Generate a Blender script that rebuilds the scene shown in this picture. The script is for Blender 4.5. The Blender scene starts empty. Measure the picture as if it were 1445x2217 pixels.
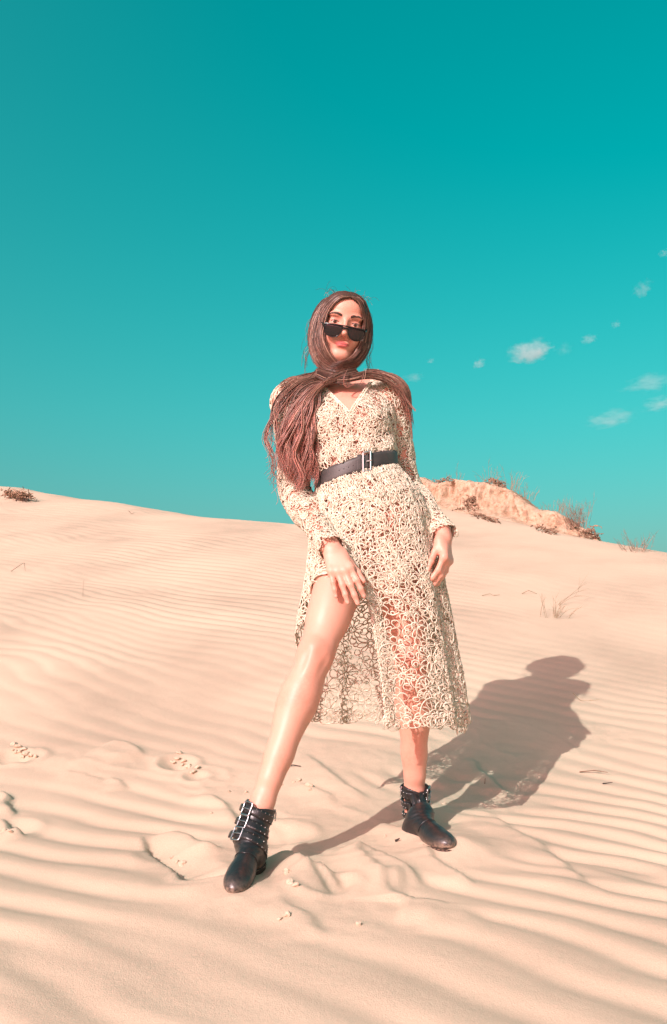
import bpy, bmesh, math, random
import numpy as np
from mathutils import Vector, Matrix

random.seed(7)
RNG = np.random.default_rng(11)
SC = bpy.context.scene
COL = SC.collection

# ------------------------------------------------------------------ camera
F_PX, CX, CY = 2000.0, 722.5, 1108.5          # focal length and centre in photograph pixels (1445 x 2217)
PITCH = math.radians(11.0)
CAM = np.array([0.0, 0.0, 0.43])
cam_data = bpy.data.cameras.new('camera')
cam_data.sensor_fit = 'VERTICAL'
cam_data.sensor_height = 36.0
cam_data.lens = F_PX / 2217.0 * 36.0
cam_data.clip_start = 0.05
cam_data.clip_end = 20000.0
cam_obj = bpy.data.objects.new('camera', cam_data)
cam_obj.location = CAM
cam_obj.rotation_euler = (math.radians(90) + PITCH, 0, 0)
COL.objects.link(cam_obj)
SC.camera = cam_obj

# ------------------------------------------------------------------ sun and sky
SUN_TRAVEL = Vector((1.03, 1.62, -1.02)).normalized()     # the way the light travels
SUN_ELEV = math.asin(-SUN_TRAVEL.z)
SUN_AZ = math.atan2(-SUN_TRAVEL.x, -SUN_TRAVEL.y)         # clockwise from +Y
world = bpy.data.worlds.new('World'); SC.world = world
world.use_nodes = True
wn = world.node_tree.nodes; wl = world.node_tree.links
wn.clear()
w_out = wn.new('ShaderNodeOutputWorld'); w_bg = wn.new('ShaderNodeBackground')
w_sky = wn.new('ShaderNodeTexSky'); w_sky.sky_type = 'NISHITA'; w_sky.sun_disc = False
w_sky.sun_elevation = SUN_ELEV; w_sky.sun_rotation = SUN_AZ
w_sky.altitude = 0.0; w_sky.air_density = 1.0; w_sky.dust_density = 6.0; w_sky.ozone_density = 1.0
w_hue = wn.new('ShaderNodeHueSaturation')                  # the photograph's teal rendering of a clear sky
w_hue.inputs['Hue'].default_value = 0.402
w_hue.inputs['Saturation'].default_value = 1.72
wl.new(w_sky.outputs[0], w_hue.inputs['Color'])
wl.new(w_hue.outputs[0], w_bg.inputs[0]); w_bg.inputs[1].default_value = 0.12
wl.new(w_bg.outputs[0], w_out.inputs[0])
sun_data = bpy.data.lights.new('sun', 'SUN')
sun_data.energy = 3.6; sun_data.angle = math.radians(0.53); sun_data.color = (1.0, 0.97, 0.935)
sun_obj = bpy.data.objects.new('sun', sun_data)
sun_obj.rotation_euler = SUN_TRAVEL.to_track_quat('-Z', 'Y').to_euler()
sun_obj.location = (-20, -32, 20)
COL.objects.link(sun_obj)
SC.view_settings.view_transform = 'Standard'
SC.view_settings.look = 'None'
SC.view_settings.exposure = 0.42
SC.view_settings.gamma = 1.0
SC.view_settings.use_curve_mapping = False
SC.render.engine = 'CYCLES'
SC.cycles.use_denoising = True
SC.cycles.max_bounces = 8
SC.cycles.volume_bounces = 1

# ------------------------------------------------------------------ helpers
CP, SP = math.cos(PITCH), math.sin(PITCH)
def U(px, py, d):
    """world point that the photograph shows at pixel (px, py), d metres along the optical axis"""
    a = (px - CX) / F_PX; v = (CY - py) / F_PX
    return CAM + d * np.array([a, CP - v * SP, SP + v * CP])

def hash2(ix, iy, seed=0):
    h = (ix.astype(np.int64) * 374761393 + iy.astype(np.int64) * 668265263 + seed * 974634777) & 0xFFFFFFFF
    h = ((h ^ (h >> 13)) * 1274126177) & 0xFFFFFFFF
    h = h ^ (h >> 16)
    return (h & 0xFFFFFF) / float(0xFFFFFF)
def vnoise(x, y, seed=0):
    x = np.asarray(x, float); y = np.asarray(y, float)
    ix = np.floor(x); iy = np.floor(y); fx = x - ix; fy = y - iy
    fx = fx * fx * fx * (fx * (fx * 6 - 15) + 10); fy = fy * fy * fy * (fy * (fy * 6 - 15) + 10)
    a = hash2(ix, iy, seed); b = hash2(ix + 1, iy, seed); c = hash2(ix, iy + 1, seed); d = hash2(ix + 1, iy + 1, seed)
    return (a + (b - a) * fx) * (1 - fy) + (c + (d - c) * fx) * fy
def fbm(x, y, octaves=4, seed=0, gain=0.5):
    s = 0; amp = 1; tot = 0
    for o in range(octaves):
        s = s + amp * vnoise(x * 2 ** o + 17.3 * o, y * 2 ** o - 9.1 * o, seed + o); tot += amp; amp *= gain
    return s / tot * 2 - 1
def sstep(a, b, x):
    t = np.clip((x - a) / (b - a), 0, 1); return t * t * (3 - 2 * t)

def mesh_obj(name, verts, faces, mat=None, parent=None, smooth=True):
    me = bpy.data.meshes.new(name)
    verts = np.asarray(verts, np.float32)
    if isinstance(faces, np.ndarray):
        n, k = faces.shape
        me.vertices.add(len(verts)); me.vertices.foreach_set('co', verts.ravel())
        me.loops.add(n * k); me.loops.foreach_set('vertex_index', faces.astype(np.int32).ravel())
        me.polygons.add(n); me.polygons.foreach_set('loop_start', np.arange(0, n * k, k, dtype=np.int32))
        me.update(calc_edges=True); me.validate()
    else:
        me.from_pydata([tuple(map(float, v)) for v in verts], [], faces); me.update()
    if smooth: me.polygons.foreach_set('use_smooth', np.ones(len(me.polygons), bool))
    if mat is not None: me.materials.append(mat)
    ob = bpy.data.objects.new(name, me); COL.objects.link(ob)
    if parent is not None: ob.parent = parent
    return ob
def empty(name, loc=(0, 0, 0), parent=None):
    o = bpy.data.objects.new(name, None); o.location = loc; o.empty_display_size = 0.1
    COL.objects.link(o)
    if parent is not None: o.parent = parent
    return o
def tag(o, label=None, cat=None, group=None, kind=None):
    if label: o['label'] = label
    if cat: o['category'] = cat
    if group: o['group'] = group
    if kind: o['kind'] = kind
    return o
def set_attr(ob, name, arr):
    a = ob.data.attributes.new(name, 'FLOAT_COLOR', 'POINT')
    a.data.foreach_set('color', np.asarray(arr, np.float32).ravel())

class Tubes:
    """collects tubes along polylines; each ring has its own radius"""
    def __init__(s): s.v = []; s.f = []; s.a = []; s.n = 0
    def add(s, P, R, sides=5, attr=None, flat=1.0, up=None, cap=False):
        P = np.asarray(P, float); m = len(P)
        if m < 2: return
        R = np.full(m, R) if np.isscalar(R) else np.asarray(R, float)
        T = np.gradient(P, axis=0); T /= np.maximum(np.linalg.norm(T, axis=1, keepdims=True), 1e-9)
        if up is None:
            ref = np.array([0.31, 0.87, 0.37]) if abs(T[0] @ np.array([0.31, 0.87, 0.37])) < 0.9 else np.array([1., 0, 0])
            ref = np.tile(ref, (m, 1))
        else: ref = np.asarray(up, float) if np.ndim(up) == 2 else np.tile(up, (m, 1))
        A = np.cross(T, ref); A /= np.maximum(np.linalg.norm(A, axis=1, keepdims=True), 1e-9)
        B = np.cross(A, T)
        ang = np.arange(sides) * 2 * np.pi / sides
        ring = P[:, None] + R[:, None, None] * (np.cos(ang)[None, :, None] * A[:, None] + flat * np.sin(ang)[None, :, None] * B[:, None])
        s.v.append(ring.reshape(-1, 3))
        i = np.arange(m - 1)[:, None] * sides; j = np.arange(sides)[None]; j2 = (j + 1) % sides
        q = np.stack([i + j, i + j2, i + sides + j2, i + sides + j], -1).reshape(-1, 4) + s.n
        s.f.append(q)
        if attr is not None:
            attr = np.asarray(attr, float)
            s.a.append(np.repeat(np.tile(attr, (m, 1)) if attr.ndim == 1 else attr, sides, axis=0))
        s.n += m * sides
    def build(s, name, mat, parent=None, smooth=True):
        o = mesh_obj(name, np.concatenate(s.v), np.concatenate(s.f), mat, parent, smooth)
        if s.a: set_attr(o, 'tint', np.concatenate(s.a))
        return o

def spline(pts, n):
    """Catmull-Rom through pts, n samples"""
    P = np.asarray(pts, float); m = len(P)
    Q = np.vstack([2 * P[0] - P[1], P, 2 * P[-1] - P[-2]])
    t = np.linspace(0, m - 1, n); k = np.minimum(t.astype(int), m - 2); u = (t - k)[:, None]
    a, b, c, d = Q[k], Q[k + 1], Q[k + 2], Q[k + 3]
    return 0.5 * ((2 * b) + (-a + c) * u + (2 * a - 5 * b + 4 * c - d) * u ** 2 + (-a + 3 * b - 3 * c + d) * u ** 3)

# ------------------------------------------------------------------ materials
def new_mat(name):
    m = bpy.data.materials.new(name); m.use_nodes = True
    nt = m.node_tree; b = nt.nodes['Principled BSDF']
    return m, nt, b
def N(nt, kind, **kw):
    n = nt.nodes.new(kind)
    for k, v in kw.items():
        if k.startswith('_'): n.inputs[k[1:].replace('_', ' ')].default_value = v
        else: setattr(n, k, v)
    return n
def ramp(nt, src, stops):
    r = nt.nodes.new('ShaderNodeValToRGB')
    el = r.color_ramp.elements
    while len(el) > 1: el.remove(el[-1])
    el[0].position, el[0].color = stops[0][0], (*stops[0][1], 1)
    for p, c in stops[1:]:
        e = el.new(p); e.color = (*c, 1)
    nt.links.new(src, r.inputs[0]); return r
def noise_node(nt, scale, detail=4, rough=0.55, coord='Object'):
    tc = nt.nodes.new('ShaderNodeTexCoord'); n = nt.nodes.new('ShaderNodeTexNoise')
    n.inputs['Scale'].default_value = scale; n.inputs['Detail'].default_value = detail; n.inputs['Roughness'].default_value = rough
    nt.links.new(tc.outputs[coord], n.inputs['Vector']); return n
def bump(nt, b, src, strength, dist):
    bp = nt.nodes.new('ShaderNodeBump'); bp.inputs['Strength'].default_value = strength; bp.inputs['Distance'].default_value = dist
    nt.links.new(src, bp.inputs['Height']); nt.links.new(bp.outputs[0], b.inputs['Normal']); return bp
def plain(name, col, rough=0.6, spec=0.4, metal=0.0, var=0.12, scale=40.0, bmp=0.0):
    m, nt, b = new_mat(name)
    n = noise_node(nt, scale)
    lo = tuple(c * (1 - var) for c in col); hi = tuple(min(1, c * (1 + var)) for c in col)
    r = ramp(nt, n.outputs[0], [(0.3, lo), (0.7, hi)])
    nt.links.new(r.outputs[0], b.inputs['Base Color'])
    b.inputs['Roughness'].default_value = rough; b.inputs['Specular IOR Level'].default_value = spec; b.inputs['Metallic'].default_value = metal
    if bmp: bump(nt, b, n.outputs[0], bmp, 0.002)
    return m
# ================================================================== the dune
SAND = (0.545, 0.425, 0.308)
m_sand, nt, b = new_mat('sand')
n1 = noise_node(nt, 1.3, 5); n2 = noise_node(nt, 330.0, 3, 0.75); n3 = noise_node(nt, 60.0, 4, 0.6)
mx = N(nt, 'ShaderNodeMath', operation='ADD'); nt.links.new(n1.outputs[0], mx.inputs[0])
mm = N(nt, 'ShaderNodeMath', operation='MULTIPLY'); mm.inputs[1].default_value = 0.55
nt.links.new(n2.outputs[0], mm.inputs[0]); nt.links.new(mm.outputs[0], mx.inputs[1])
r = ramp(nt, mx.outputs[0], [(0.55, tuple(c * 0.80 for c in SAND)), (0.78, SAND), (1.0, tuple(c * 1.10 for c in SAND))])
nt.links.new(r.outputs[0], b.inputs['Base Color'])
b.inputs['Roughness'].default_value = 0.92; b.inputs['Specular IOR Level'].default_value = 0.15
ad = N(nt, 'ShaderNodeMath', operation='ADD'); nt.links.new(n2.outputs[0], ad.inputs[0]); nt.links.new(n3.outputs[0], ad.inputs[1])
bump(nt, b, ad.outputs[0], 0.5, 0.0026)

# slope profile along the viewing direction (+Y): almost level under her feet, then the dune face
_yy = np.linspace(-80, 60, 28001)
_sl = 0.15 - 0.05 * sstep(1.7, 2.2, _yy) + 0.225 * sstep(2.35, 3.2, _yy) + 0.012 * sstep(4, 6, _yy)
_sl = np.where(_yy < 0.5, 0.15 * sstep(-14, 0.5, _yy) - 0.05 * (1 - sstep(-14, 0.5, _yy)), _sl)
_zz = np.concatenate([[0], np.cumsum((_sl[1:] + _sl[:-1]) * 0.5 * (_yy[1] - _yy[0]))])
_zz -= np.interp(2.1, _yy, _zz)
def plane_z(y): return np.interp(y, _yy, _zz)
# crest line of the dune: where the face ends, world (x, y)
CREST_X = np.array([-60, -9, -5.6, -4.2, -3.7, -2.9, -1.85, -0.38, 0.35, 1.0, 1.4, 1.74, 2.0, 2.26, 2.67, 4.0, 9, 60], float)
CREST_Y = np.array([16, 13.0, 12.2, 11.3, 10.75, 10.3, 9.85, 9.15, 9.6, 10.4, 9.9, 9.2, 8.45, 8.0, 7.45, 6.9, 6.6, 6.0], float) + 1.25 * (1 - sstep(-4.6, -1.2, CREST_X)) + 0.25
def crest_y(x): return np.interp(x, CREST_X, CREST_Y) + 0.10 * fbm(x * 0.9, x * 0 + 3.1, 3, 5)

def ray_ground(px, py, zfun):
    d0 = U(px, py, 1.0) - CAM; t = np.linspace(1.2, 16, 1500)
    P = CAM + t[:, None] * d0; k = np.argmax(P[:, 2] < zfun(P[:, 0], P[:, 1]))
    if k == 0: k = len(t) - 1
    return P[k]
def base_z(x, y):
    yc = crest_y(x)
    over = y - yc
    rnd = np.where(over > -1.2, (over + 1.2) ** 2 / (2 * 1.2) * (over < 1.2) + (over >= 1.2) * (2 * 1.2 * (over - 0.0) / (1.2) * 0.6 + (2.4 ** 2 / 2.4 - 1.44)), 0)
    z = plane_z(np.minimum(y, 40)) - 0.30 * np.maximum(rnd, 0)
    far = np.maximum(over - 6, 0)
    z = z - 0.02 * np.minimum(far, 30)
    z = z + 0.05 * fbm(x * 0.45 + 4, y * 0.45, 3, 21) * sstep(2.8, 4.5, y)
    return z
def G(px, py): return ray_ground(px, py, base_z)

_s = np.linspace(-40, 60, 20001)
_lam = 0.150 - 0.058 * sstep(1.2, 2.9, _s)
_ph = np.concatenate([[0], np.cumsum(1 / _lam[1:] * (_s[1] - _s[0]))])
FOOT_R = np.array([-0.205, 2.17]); FOOT_L = np.array([0.255, 2.47])
# disturbed sand, as world ellipses (centre, radii, turn): there the wind ripples are trodden out
def ell(px, py, rx, ry, rot=0.0):
    g = G(px, py); return (g[0], g[1], rx, ry, rot)
DIST = [ell(545, 1880, .26, .22), ell(640, 1800, .25, .24), ell(720, 1900, .22, .20), ell(800, 1760, .28, .22), ell(640, 1690, .22, .16),
        ell(930, 1850, .27, .20), ell(1050, 1830, .16, .20), ell(600, 1960, .22, .14), ell(740, 1990, .16, .13), ell(420, 1850, .14, .12), ell(770, 1640, .28, .16),
        ell(480, 1700, .16, .16), ell(230, 1655, .26, .11), ell(400, 1655, .14, .10), ell(45, 1640, .12, .10), ell(5, 1800, .09, .13),
        ell(1020, 1640, .35, .16), ell(1130, 1590, .30, .18), ell(1290, 1590, .18, .10), ell(1060, 1730, .22, .14), ell(870, 1980, .16, .10)]
SCARP = [  # pixel polyline from upper left to lower right, height, slow width, fast width
    ([(600, 1855), (640, 1875), (700, 1908), (742, 1942)], .024, .10, .020),
    ([(625, 1880), (660, 1905), (715, 1950)], .016, .05, .014),
    ([(300, 1812), (345, 1868), (400, 1905), (478, 1930)], -.030, .10, .018),
    ([(375, 1800), (420, 1832), (480, 1850)], .020, .05, .018),
    ([(640, 1630), (690, 1662), (750, 1712), (812, 1742)], .011, .09, .020),
    ([(645, 1700), (690, 1722), (735, 1752)], .007, .05, .014),
    ([(760, 1835), (800, 1852), (850, 1880), (920, 1928)], .018, .10, .018),
    ([(742, 1828), (775, 1850), (800, 1900), (870, 1965)], .012, .05, .016),
    ([(815, 1790), (860, 1812), (905, 1838)], .010, .06, .018),
    ([(900, 1846), (960, 1880), (1040, 1925)], .012, .06, .012),
    ([(1010, 1640), (1060, 1690), (1120, 1740)], .010, .05, .012),
    ([(1030, 1740), (1130, 1815), (1230, 1880), (1330, 1960)], .010, .09, .014),
    ([(230, 1612), (275, 1622), (312, 1650)], .014, .13, .020),
    ([(232, 1690), (262, 1700), (275, 1712)], .010, .05, .012),
    ([(130, 1675), (190, 1690), (240, 1698)], .008, .04, .012),
    ([(0, 1720), (28, 1775)], .020, .06, .012), ([(0, 1778), (42, 1822)], .022, .05, .012),
    ([(440, 1720), (480, 1750), (520, 1790)], .014, .06, .016),
    ([(600, 1960), (650, 1990), (690, 2040)], .008, .07, .014), ([(850, 1900), (880, 1960), (870, 2010)], .010, .08, .014),
]
HOLES = [(455, 1900, .050, .022), (560, 1850, .07, .012), (930, 1790, .08, .010), (22, 1640, .045, .022), (60, 1640, .04, .014), (385, 1655, .045, .022), (425, 1682, .03, .012), (8, 1800, .06, .02),
         (600, 1810, .07, .022), (700, 1930, .05, .02)]
BERM = [(508, 1918, .060, .018), (985, 1848, .07, .014), (560, 1945, .09, .012), (830, 1890, .10, .008), (945, 1825, .17, .016), (430, 1935, .07, .010), (1010, 1850, .08, .014), (240, 1650, .17, .014), (650, 1950, .08, .014), (735, 1680, .14, .004), (620, 1760, .10, .002)]
SCARP_W = [(np.array([G(*p)[:2] for p in pl]), h * 1.1, w1, w2 * .8) for pl, h, w1, w2 in SCARP]
HOLES_W = [(G(a, b_)[:2], r_, h) for a, b_, r_, h in HOLES]
BERM_W = [(G(a, b_)[:2], r_, h) for a, b_, r_, h in BERM]

def ground_z(x, y):
    x = np.asarray(x, float); y = np.asarray(y, float)
    z = base_z(x, y)
    shp = z.shape
    dm = np.zeros(shp)
    wob = 0.22 * fbm(x * 5, y * 5, 3, 31)
    for cx, cy, rx, ry, ro in DIST:
        q = ((x - cx) / rx) ** 2 + ((y - cy) / ry) ** 2
        dm = np.maximum(dm, 1 - sstep(0.55, 1.15, np.sqrt(q) + wob))
    # wind ripples
    s = 0.60 * x + 0.80 * y
    c = -0.80 * x + 0.60 * y
    warp = 0.20 * fbm(x * 0.9, y * 0.9, 2, 3) + 0.085 * fbm(s * 1.7 + c * 0.5, c * 1.9, 3, 8)
    ph = np.interp(s + warp, _s, _ph) * 2 * np.pi
    p2 = np.interp(s * 1.0 + 0.6 * warp + 0.06 * c, _s, _ph) * 2 * np.pi
    mixw = sstep(0.42, 0.62, vnoise(s * 1.1 + 3, c * 0.8, 77))
    prof = lambda p: np.sin(p) + 0.20 * np.sin(2 * p + 0.9) + 0.7 * (vnoise(s * 6, c * 2.4, 43) - .5)
    rip = prof(ph) * (1 - mixw) + prof(p2) * mixw
    amp = 0.0060 * (0.30 + 1.15 * vnoise(s * 2.2, c * 1.1, 41)) * (1.25 - 0.80 * sstep(1.8, 3.6, y))
    amp = amp * (1 - 0.65 * sstep(0.3, 1.5, x + 0.1 * (y - 4)) * sstep(3.2, 5, y)) * (1 - 0.30 * sstep(0.2, 0.8, x) * sstep(2.2, 3.0, y))
    z = z + rip * amp * (1 - 0.93 * dm) * (1 - sstep(9, 14, y))
    # trodden lumps
    rid = (1 - np.abs(fbm(s * 6.5 + .8 * fbm(x * 4, y * 4, 2, 53), c * 2.6, 3, 54))) ** 5
    z = z + dm * (0.008 * fbm(s * 5.0, c * 2.0, 3, 51) + 0.004 * rid + 0.0020 * fbm(x * 26, y * 26, 3, 52) + 0.0010 * fbm(x * 60, y * 60, 2, 55))
    near = (y < 4.5) & (y > 1.2) & (np.abs(x) < 2.5)
    xn = x[near]; yn = y[near]; dz = np.zeros(xn.shape)
    jit = 0.018 * fbm(xn * 9, yn * 9, 3, 61)
    for P, h, w1, w2 in SCARP_W:
        best = np.full(xn.shape, 1e9); sd = np.zeros(xn.shape); tt = np.zeros(xn.shape)
        L = np.concatenate([[0], np.cumsum(np.linalg.norm(np.diff(P, axis=0), axis=1))])
        for k in range(len(P) - 1):
            a, bb = P[k], P[k + 1]; e = bb - a; l2 = e @ e
            t = np.clip(((xn - a[0]) * e[0] + (yn - a[1]) * e[1]) / l2, 0, 1)
            qx = xn - a[0] - t * e[0]; qy = yn - a[1] - t * e[1]; d = np.hypot(qx, qy)
            nrm = np.array([-e[1], e[0]]) / math.sqrt(l2)
            if nrm[1] < 0: nrm = -nrm
            sg = qx * nrm[0] + qy * nrm[1]
            m = d < best; best = np.where(m, d, best); sd = np.where(m, np.where(sg >= 0, d, -d), sd)
            tt = np.where(m, (L[k] + t * math.sqrt(l2)) / L[-1], tt)
        sd = sd + jit
        end = sstep(0, 0.22, tt) * (1 - sstep(0.78, 1, tt))
        f = np.where(sd < 0, np.exp(-(sd / w1) ** 2), np.exp(-(sd / w2) ** 2) )
        if h < 0: f = -np.where(sd < 0, np.exp(-(sd / w2) ** 2) * 0 , np.exp(-(sd / w1) ** 2) * sstep(0, w2 * 1.4, sd)); dz = dz + f * (-h) * end
        else: dz = dz + f * h * end
    for (cx, cy), r_, h in HOLES_W:
        q = np.hypot(xn - cx, (yn - cy)) / r_
        dz = dz - h * np.exp(-q ** 2) + 0.35 * h * np.exp(-((q - 1.55) / 0.35) ** 2)
    for (cx, cy), r_, h in BERM_W:
        dz = dz + h * np.exp(-((xn - cx) ** 2 + ((yn - cy)) ** 2) / r_ ** 2)
    z[near] += dz
    return z
def gz(x, y): return float(ground_z(np.array([x]), np.array([y]))[0])

def axis(segs):
    out = []
    for a, bb, da, db in segs:
        p = a
        while p < bb:
            out.append(p); f = (p - a) / (bb - a); p += da + (db - da) * f
    return np.array(out + [segs[-1][1]])
gy = axis([(-120, -6, 20, 1.2), (-6, 1.1, 1.0, .03), (1.1, 1.5, .014, .0085), (1.5, 3.2, .0090, .0090), (3.2, 5.5, .0095, .0155), (5.5, 12.5, .015, .045), (12.5, 40, .06, 1.6), (40, 700, 2, 60)])
gxp = axis([(0, 1.3, .0098, .0098), (1.3, 3.0, .0105, .026), (3.0, 6.0, .027, .08), (6, 40, .08, 3), (40, 700, 4, 60)])
gx = np.concatenate([-gxp[:0:-1], gxp])
X, Y = np.meshgrid(gx, gy)
Z = ground_z(X, Y)
Z = np.maximum(Z, -6.0)
nx, ny = len(gx), len(gy)
ii = (np.arange(ny - 1)[:, None] * nx + np.arange(nx - 1)[None]).ravel()
quads = np.stack([ii, ii + 1, ii + nx + 1, ii + nx], -1)
dune = mesh_obj('sand_dune', np.stack([X.ravel(), Y.ravel(), Z.ravel()], -1), quads, m_sand)
tag(dune, 'pale rippled sand dune rising behind the standing woman', None, None, 'structure')
print('dune quads', len(quads))
def drop(px, py):
    p = ray_ground(px, py, ground_z); return np.array([p[0], p[1], gz(p[0], p[1])])
# ================================================================== eroded bluff on the crest
BX = np.array([860, 890, 920, 945, 985, 1020, 1050, 1080, 1100, 1120, 1150, 1165, 1200, 1235, 1270, 1300, 1325])
BT = np.array([1034, 1032, 1036, 1047, 1040, 1043, 1044, 1050, 1060, 1073, 1097, 1105, 1106, 1127, 1150, 1166, 1174])
def bluff_line(px):
    """foot of the bluff on the crest line below pixel column px"""
    a = (px - CX) / F_PX; t = np.linspace(4, 14, 2001)
    k = np.argmax(t * 0.985 > crest_y(t * a) - 0.25)
    return np.array([t[k] * a, t[k] * 0.985])
us = np.linspace(862, 1322, 300)
foot = np.array([bluff_line(u) for u in us])
kern = np.ones(25) / 25
foot = np.stack([np.convolve(np.pad(foot[:, i], 12, mode='edge'), kern, 'valid') for i in (0, 1)], 1)
top_px = np.interp(us, BX, BT)
tg = np.gradient(foot, axis=0); tg /= np.linalg.norm(tg, axis=1, keepdims=True)
nb = np.stack([-tg[:, 1], tg[:, 0]], 1); nb *= np.sign(nb[:, 1])[:, None]
nb = nb * 0.5 + np.array([0.12, 1.0]) * 0.5; nb /= np.linalg.norm(nb, axis=1, keepdims=True)
sec = spline([(-.62, -.20), (-.40, .04), (-.24, .22), (-.14, .52), (-.08, .84), (.00, .98), (.12, 1.0), (.5, .90), (1.3, .35), (2.4, -.6)], 84)
gzb = ground_z(foot[:, 0], foot[:, 1])
# height of the lip from its outline in the photograph
lipx = foot + nb * 0.05
depth_h = lipx[:, 1]
vv = (CY - top_px) / F_PX
tanE = (SP + vv * CP) / (CP - vv * SP)
ztop = CAM[2] + depth_h * tanE
hgt = np.maximum(ztop - gzb, 0.005) * (1 - sstep(1285, 1318, us)) * sstep(862, 880, us)
gzb = gzb - 0.10 * sstep(1290, 1320, us)
W = np.arange(len(sec))
UU, WW = np.meshgrid(np.arange(len(us)), W, indexing='ij')
arc = np.concatenate([[0], np.cumsum(np.linalg.norm(np.diff(foot, axis=0), axis=1))])
so = sec[WW, 0]; sz = sec[WW, 1]
sc_ = np.clip(hgt / 0.45, 0.25, 1.1)[UU]
face = np.exp(-((so + 0.16) / 0.13) ** 2)
ar = arc[UU]
gul = 0.20 * (np.abs(fbm(ar * 4.6, sz * 0.6, 3, 91)) - 0.22) + 0.09 * (np.abs(fbm(ar * 14, sz * 1.2, 3, 92)) - .2) + 0.035 * fbm(ar * 36, sz * 9, 3, 93)
off = so * sc_ + gul * face * sc_ * 1.5 + 0.03 * fbm(ar * 3, so * 3, 2, 97)
bx_ = foot[UU, 0] + nb[UU, 0] * off; by_ = foot[UU, 1] + nb[UU, 1] * off
gb = ground_z(bx_, by_)
bz_ = np.where(so < 0, gb * (1 - sstep(-.5, -.1, so)) + gzb[UU] * sstep(-.5, -.1, so), gzb[UU]) + sz * hgt[UU] + 0.030 * fbm(ar * 9, so * 9, 4, 94) * sc_
nu_, nw_ = len(us), len(sec)
ii = (np.arange(nu_ - 1)[:, None] * nw_ + np.arange(nw_ - 1)[None]).ravel()
m_bluff, nt, b = new_mat('bluff_sand')
n1 = noise_node(nt, 9.0, 6, 0.65); n2 = noise_node(nt, 70.0, 4, 0.6)
r = ramp(nt, n1.outputs[0], [(0.34, (0.33, 0.21, 0.14)), (0.47, (0.47, 0.335, 0.225)), (0.60, (0.56, 0.40, 0.285))])
nt.links.new(r.outputs[0], b.inputs['Base Color']); b.inputs['Roughness'].default_value = 0.95; b.inputs['Specular IOR Level'].default_value = 0.1
bump(nt, b, n2.outputs[0], 0.6, 0.03)
bluff = mesh_obj('sand_bluff', np.stack([bx_.ravel(), by_.ravel(), bz_.ravel()], -1), np.stack([ii, ii + nw_, ii + nw_ + 1, ii + 1], -1), m_bluff)
tag(bluff, 'crumbling eroded sand bluff on the crest of the dune', None, None, 'structure')
def bluff_top(px, back=0.06):
    k = int(np.clip(np.searchsorted(us, px), 0, len(us) - 1))
    p = foot[k] + nb[k] * back
    return np.array([p[0], p[1], gzb[k] + hgt[k] * (1.0 if back >= 0 else np.interp(back, [-.4, -.24, -.14, -.08, 0], [.04, .22, .52, .84, .98]))])

# ================================================================== dry plants
m_straw = plain('dry_straw', (0.30, 0.21, 0.13), 0.8, 0.2, var=0.35, scale=6)
m_brown = plain('dead_stem', (0.17, 0.095, 0.06), 0.85, 0.2, var=0.4, scale=8)
m_stem = plain('grey_stem', (0.27, 0.175, 0.125), 0.85, 0.2, var=0.3, scale=8)
m_root = plain('dead_root', (0.28, 0.175, 0.115), 0.9, 0.1, var=0.4, scale=8)
m_dark = plain('dark_twig', (0.055, 0.035, 0.03), 0.8, 0.2, var=0.3)
def tuft(name, loc, n, hgt_, spread, lean, r, mat, seed, branch=0, droop=0.3):
    rg = np.random.default_rng(seed); T = Tubes()
    for i in range(n):
        a = rg.uniform(0, 2 * np.pi); q = np.array([math.cos(a), math.sin(a), 0]); L = hgt_ * rg.uniform(0.45, 1.0)
        b0 = q * spread * rg.uniform(0, 0.5)
        d = norm(q * rg.uniform(0.1, 0.7) * spread / max(hgt_, 1e-6) + np.array(lean) + [0, 0, 1])
        t = np.linspace(0, 1, 7)[:, None]
        bend = rg.normal(0, 0.16, 3)
        P = b0 + d * L * t + (bend * L * 0.8 + np.array([0, 0, -droop * L])) * t ** 2
        P = P - np.array([0, 0, 0.02 * (L < 0)])
        T.add(P, r * np.linspace(1, 0.35, 7), 3)
        for _ in range(branch):
            k = rg.integers(2, 6); d2 = norm(d + rg.normal(0, 0.55, 3)); l2 = L * rg.uniform(.15, .4)
            T.add(P[k] + d2 * l2 * np.linspace(0, 1, 4)[:, None] + rg.normal(0, .05, 3) * l2 * np.linspace(0, 1, 4)[:, None] ** 2, r * np.linspace(.7, .25, 4), 3)
    o = T.build(name, mat); o.location = loc; return o
def norm(v): v = np.asarray(v, float); return v / np.linalg.norm(v)
def lying(name, P, n, length, width, r, mat, seed, lift=0.01):
    """mat of dead stems lying along the polyline P"""
    rg = np.random.default_rng(seed); T = Tubes(); P = np.asarray(P, float); o0 = P[0].copy()
    C = spline(P, 60)
    for i in range(n):
        k = rg.integers(0, 52); m = rg.integers(6, 9)
        seg = C[k:k + m] + rg.normal(0, width, 3) * [1, 1, .35] + np.array([0, 0, lift])
        seg = seg + np.cumsum(rg.normal(0, width * .28, (len(seg), 3)), 0) * [1, 1, .8]
        seg[:, 2] += rg.uniform(0, lift * 1.5)
        T.add(seg - o0, r * rg.uniform(.6, 1.2), 3)
    o = T.build(name, mat); o.location = o0; return o

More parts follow.
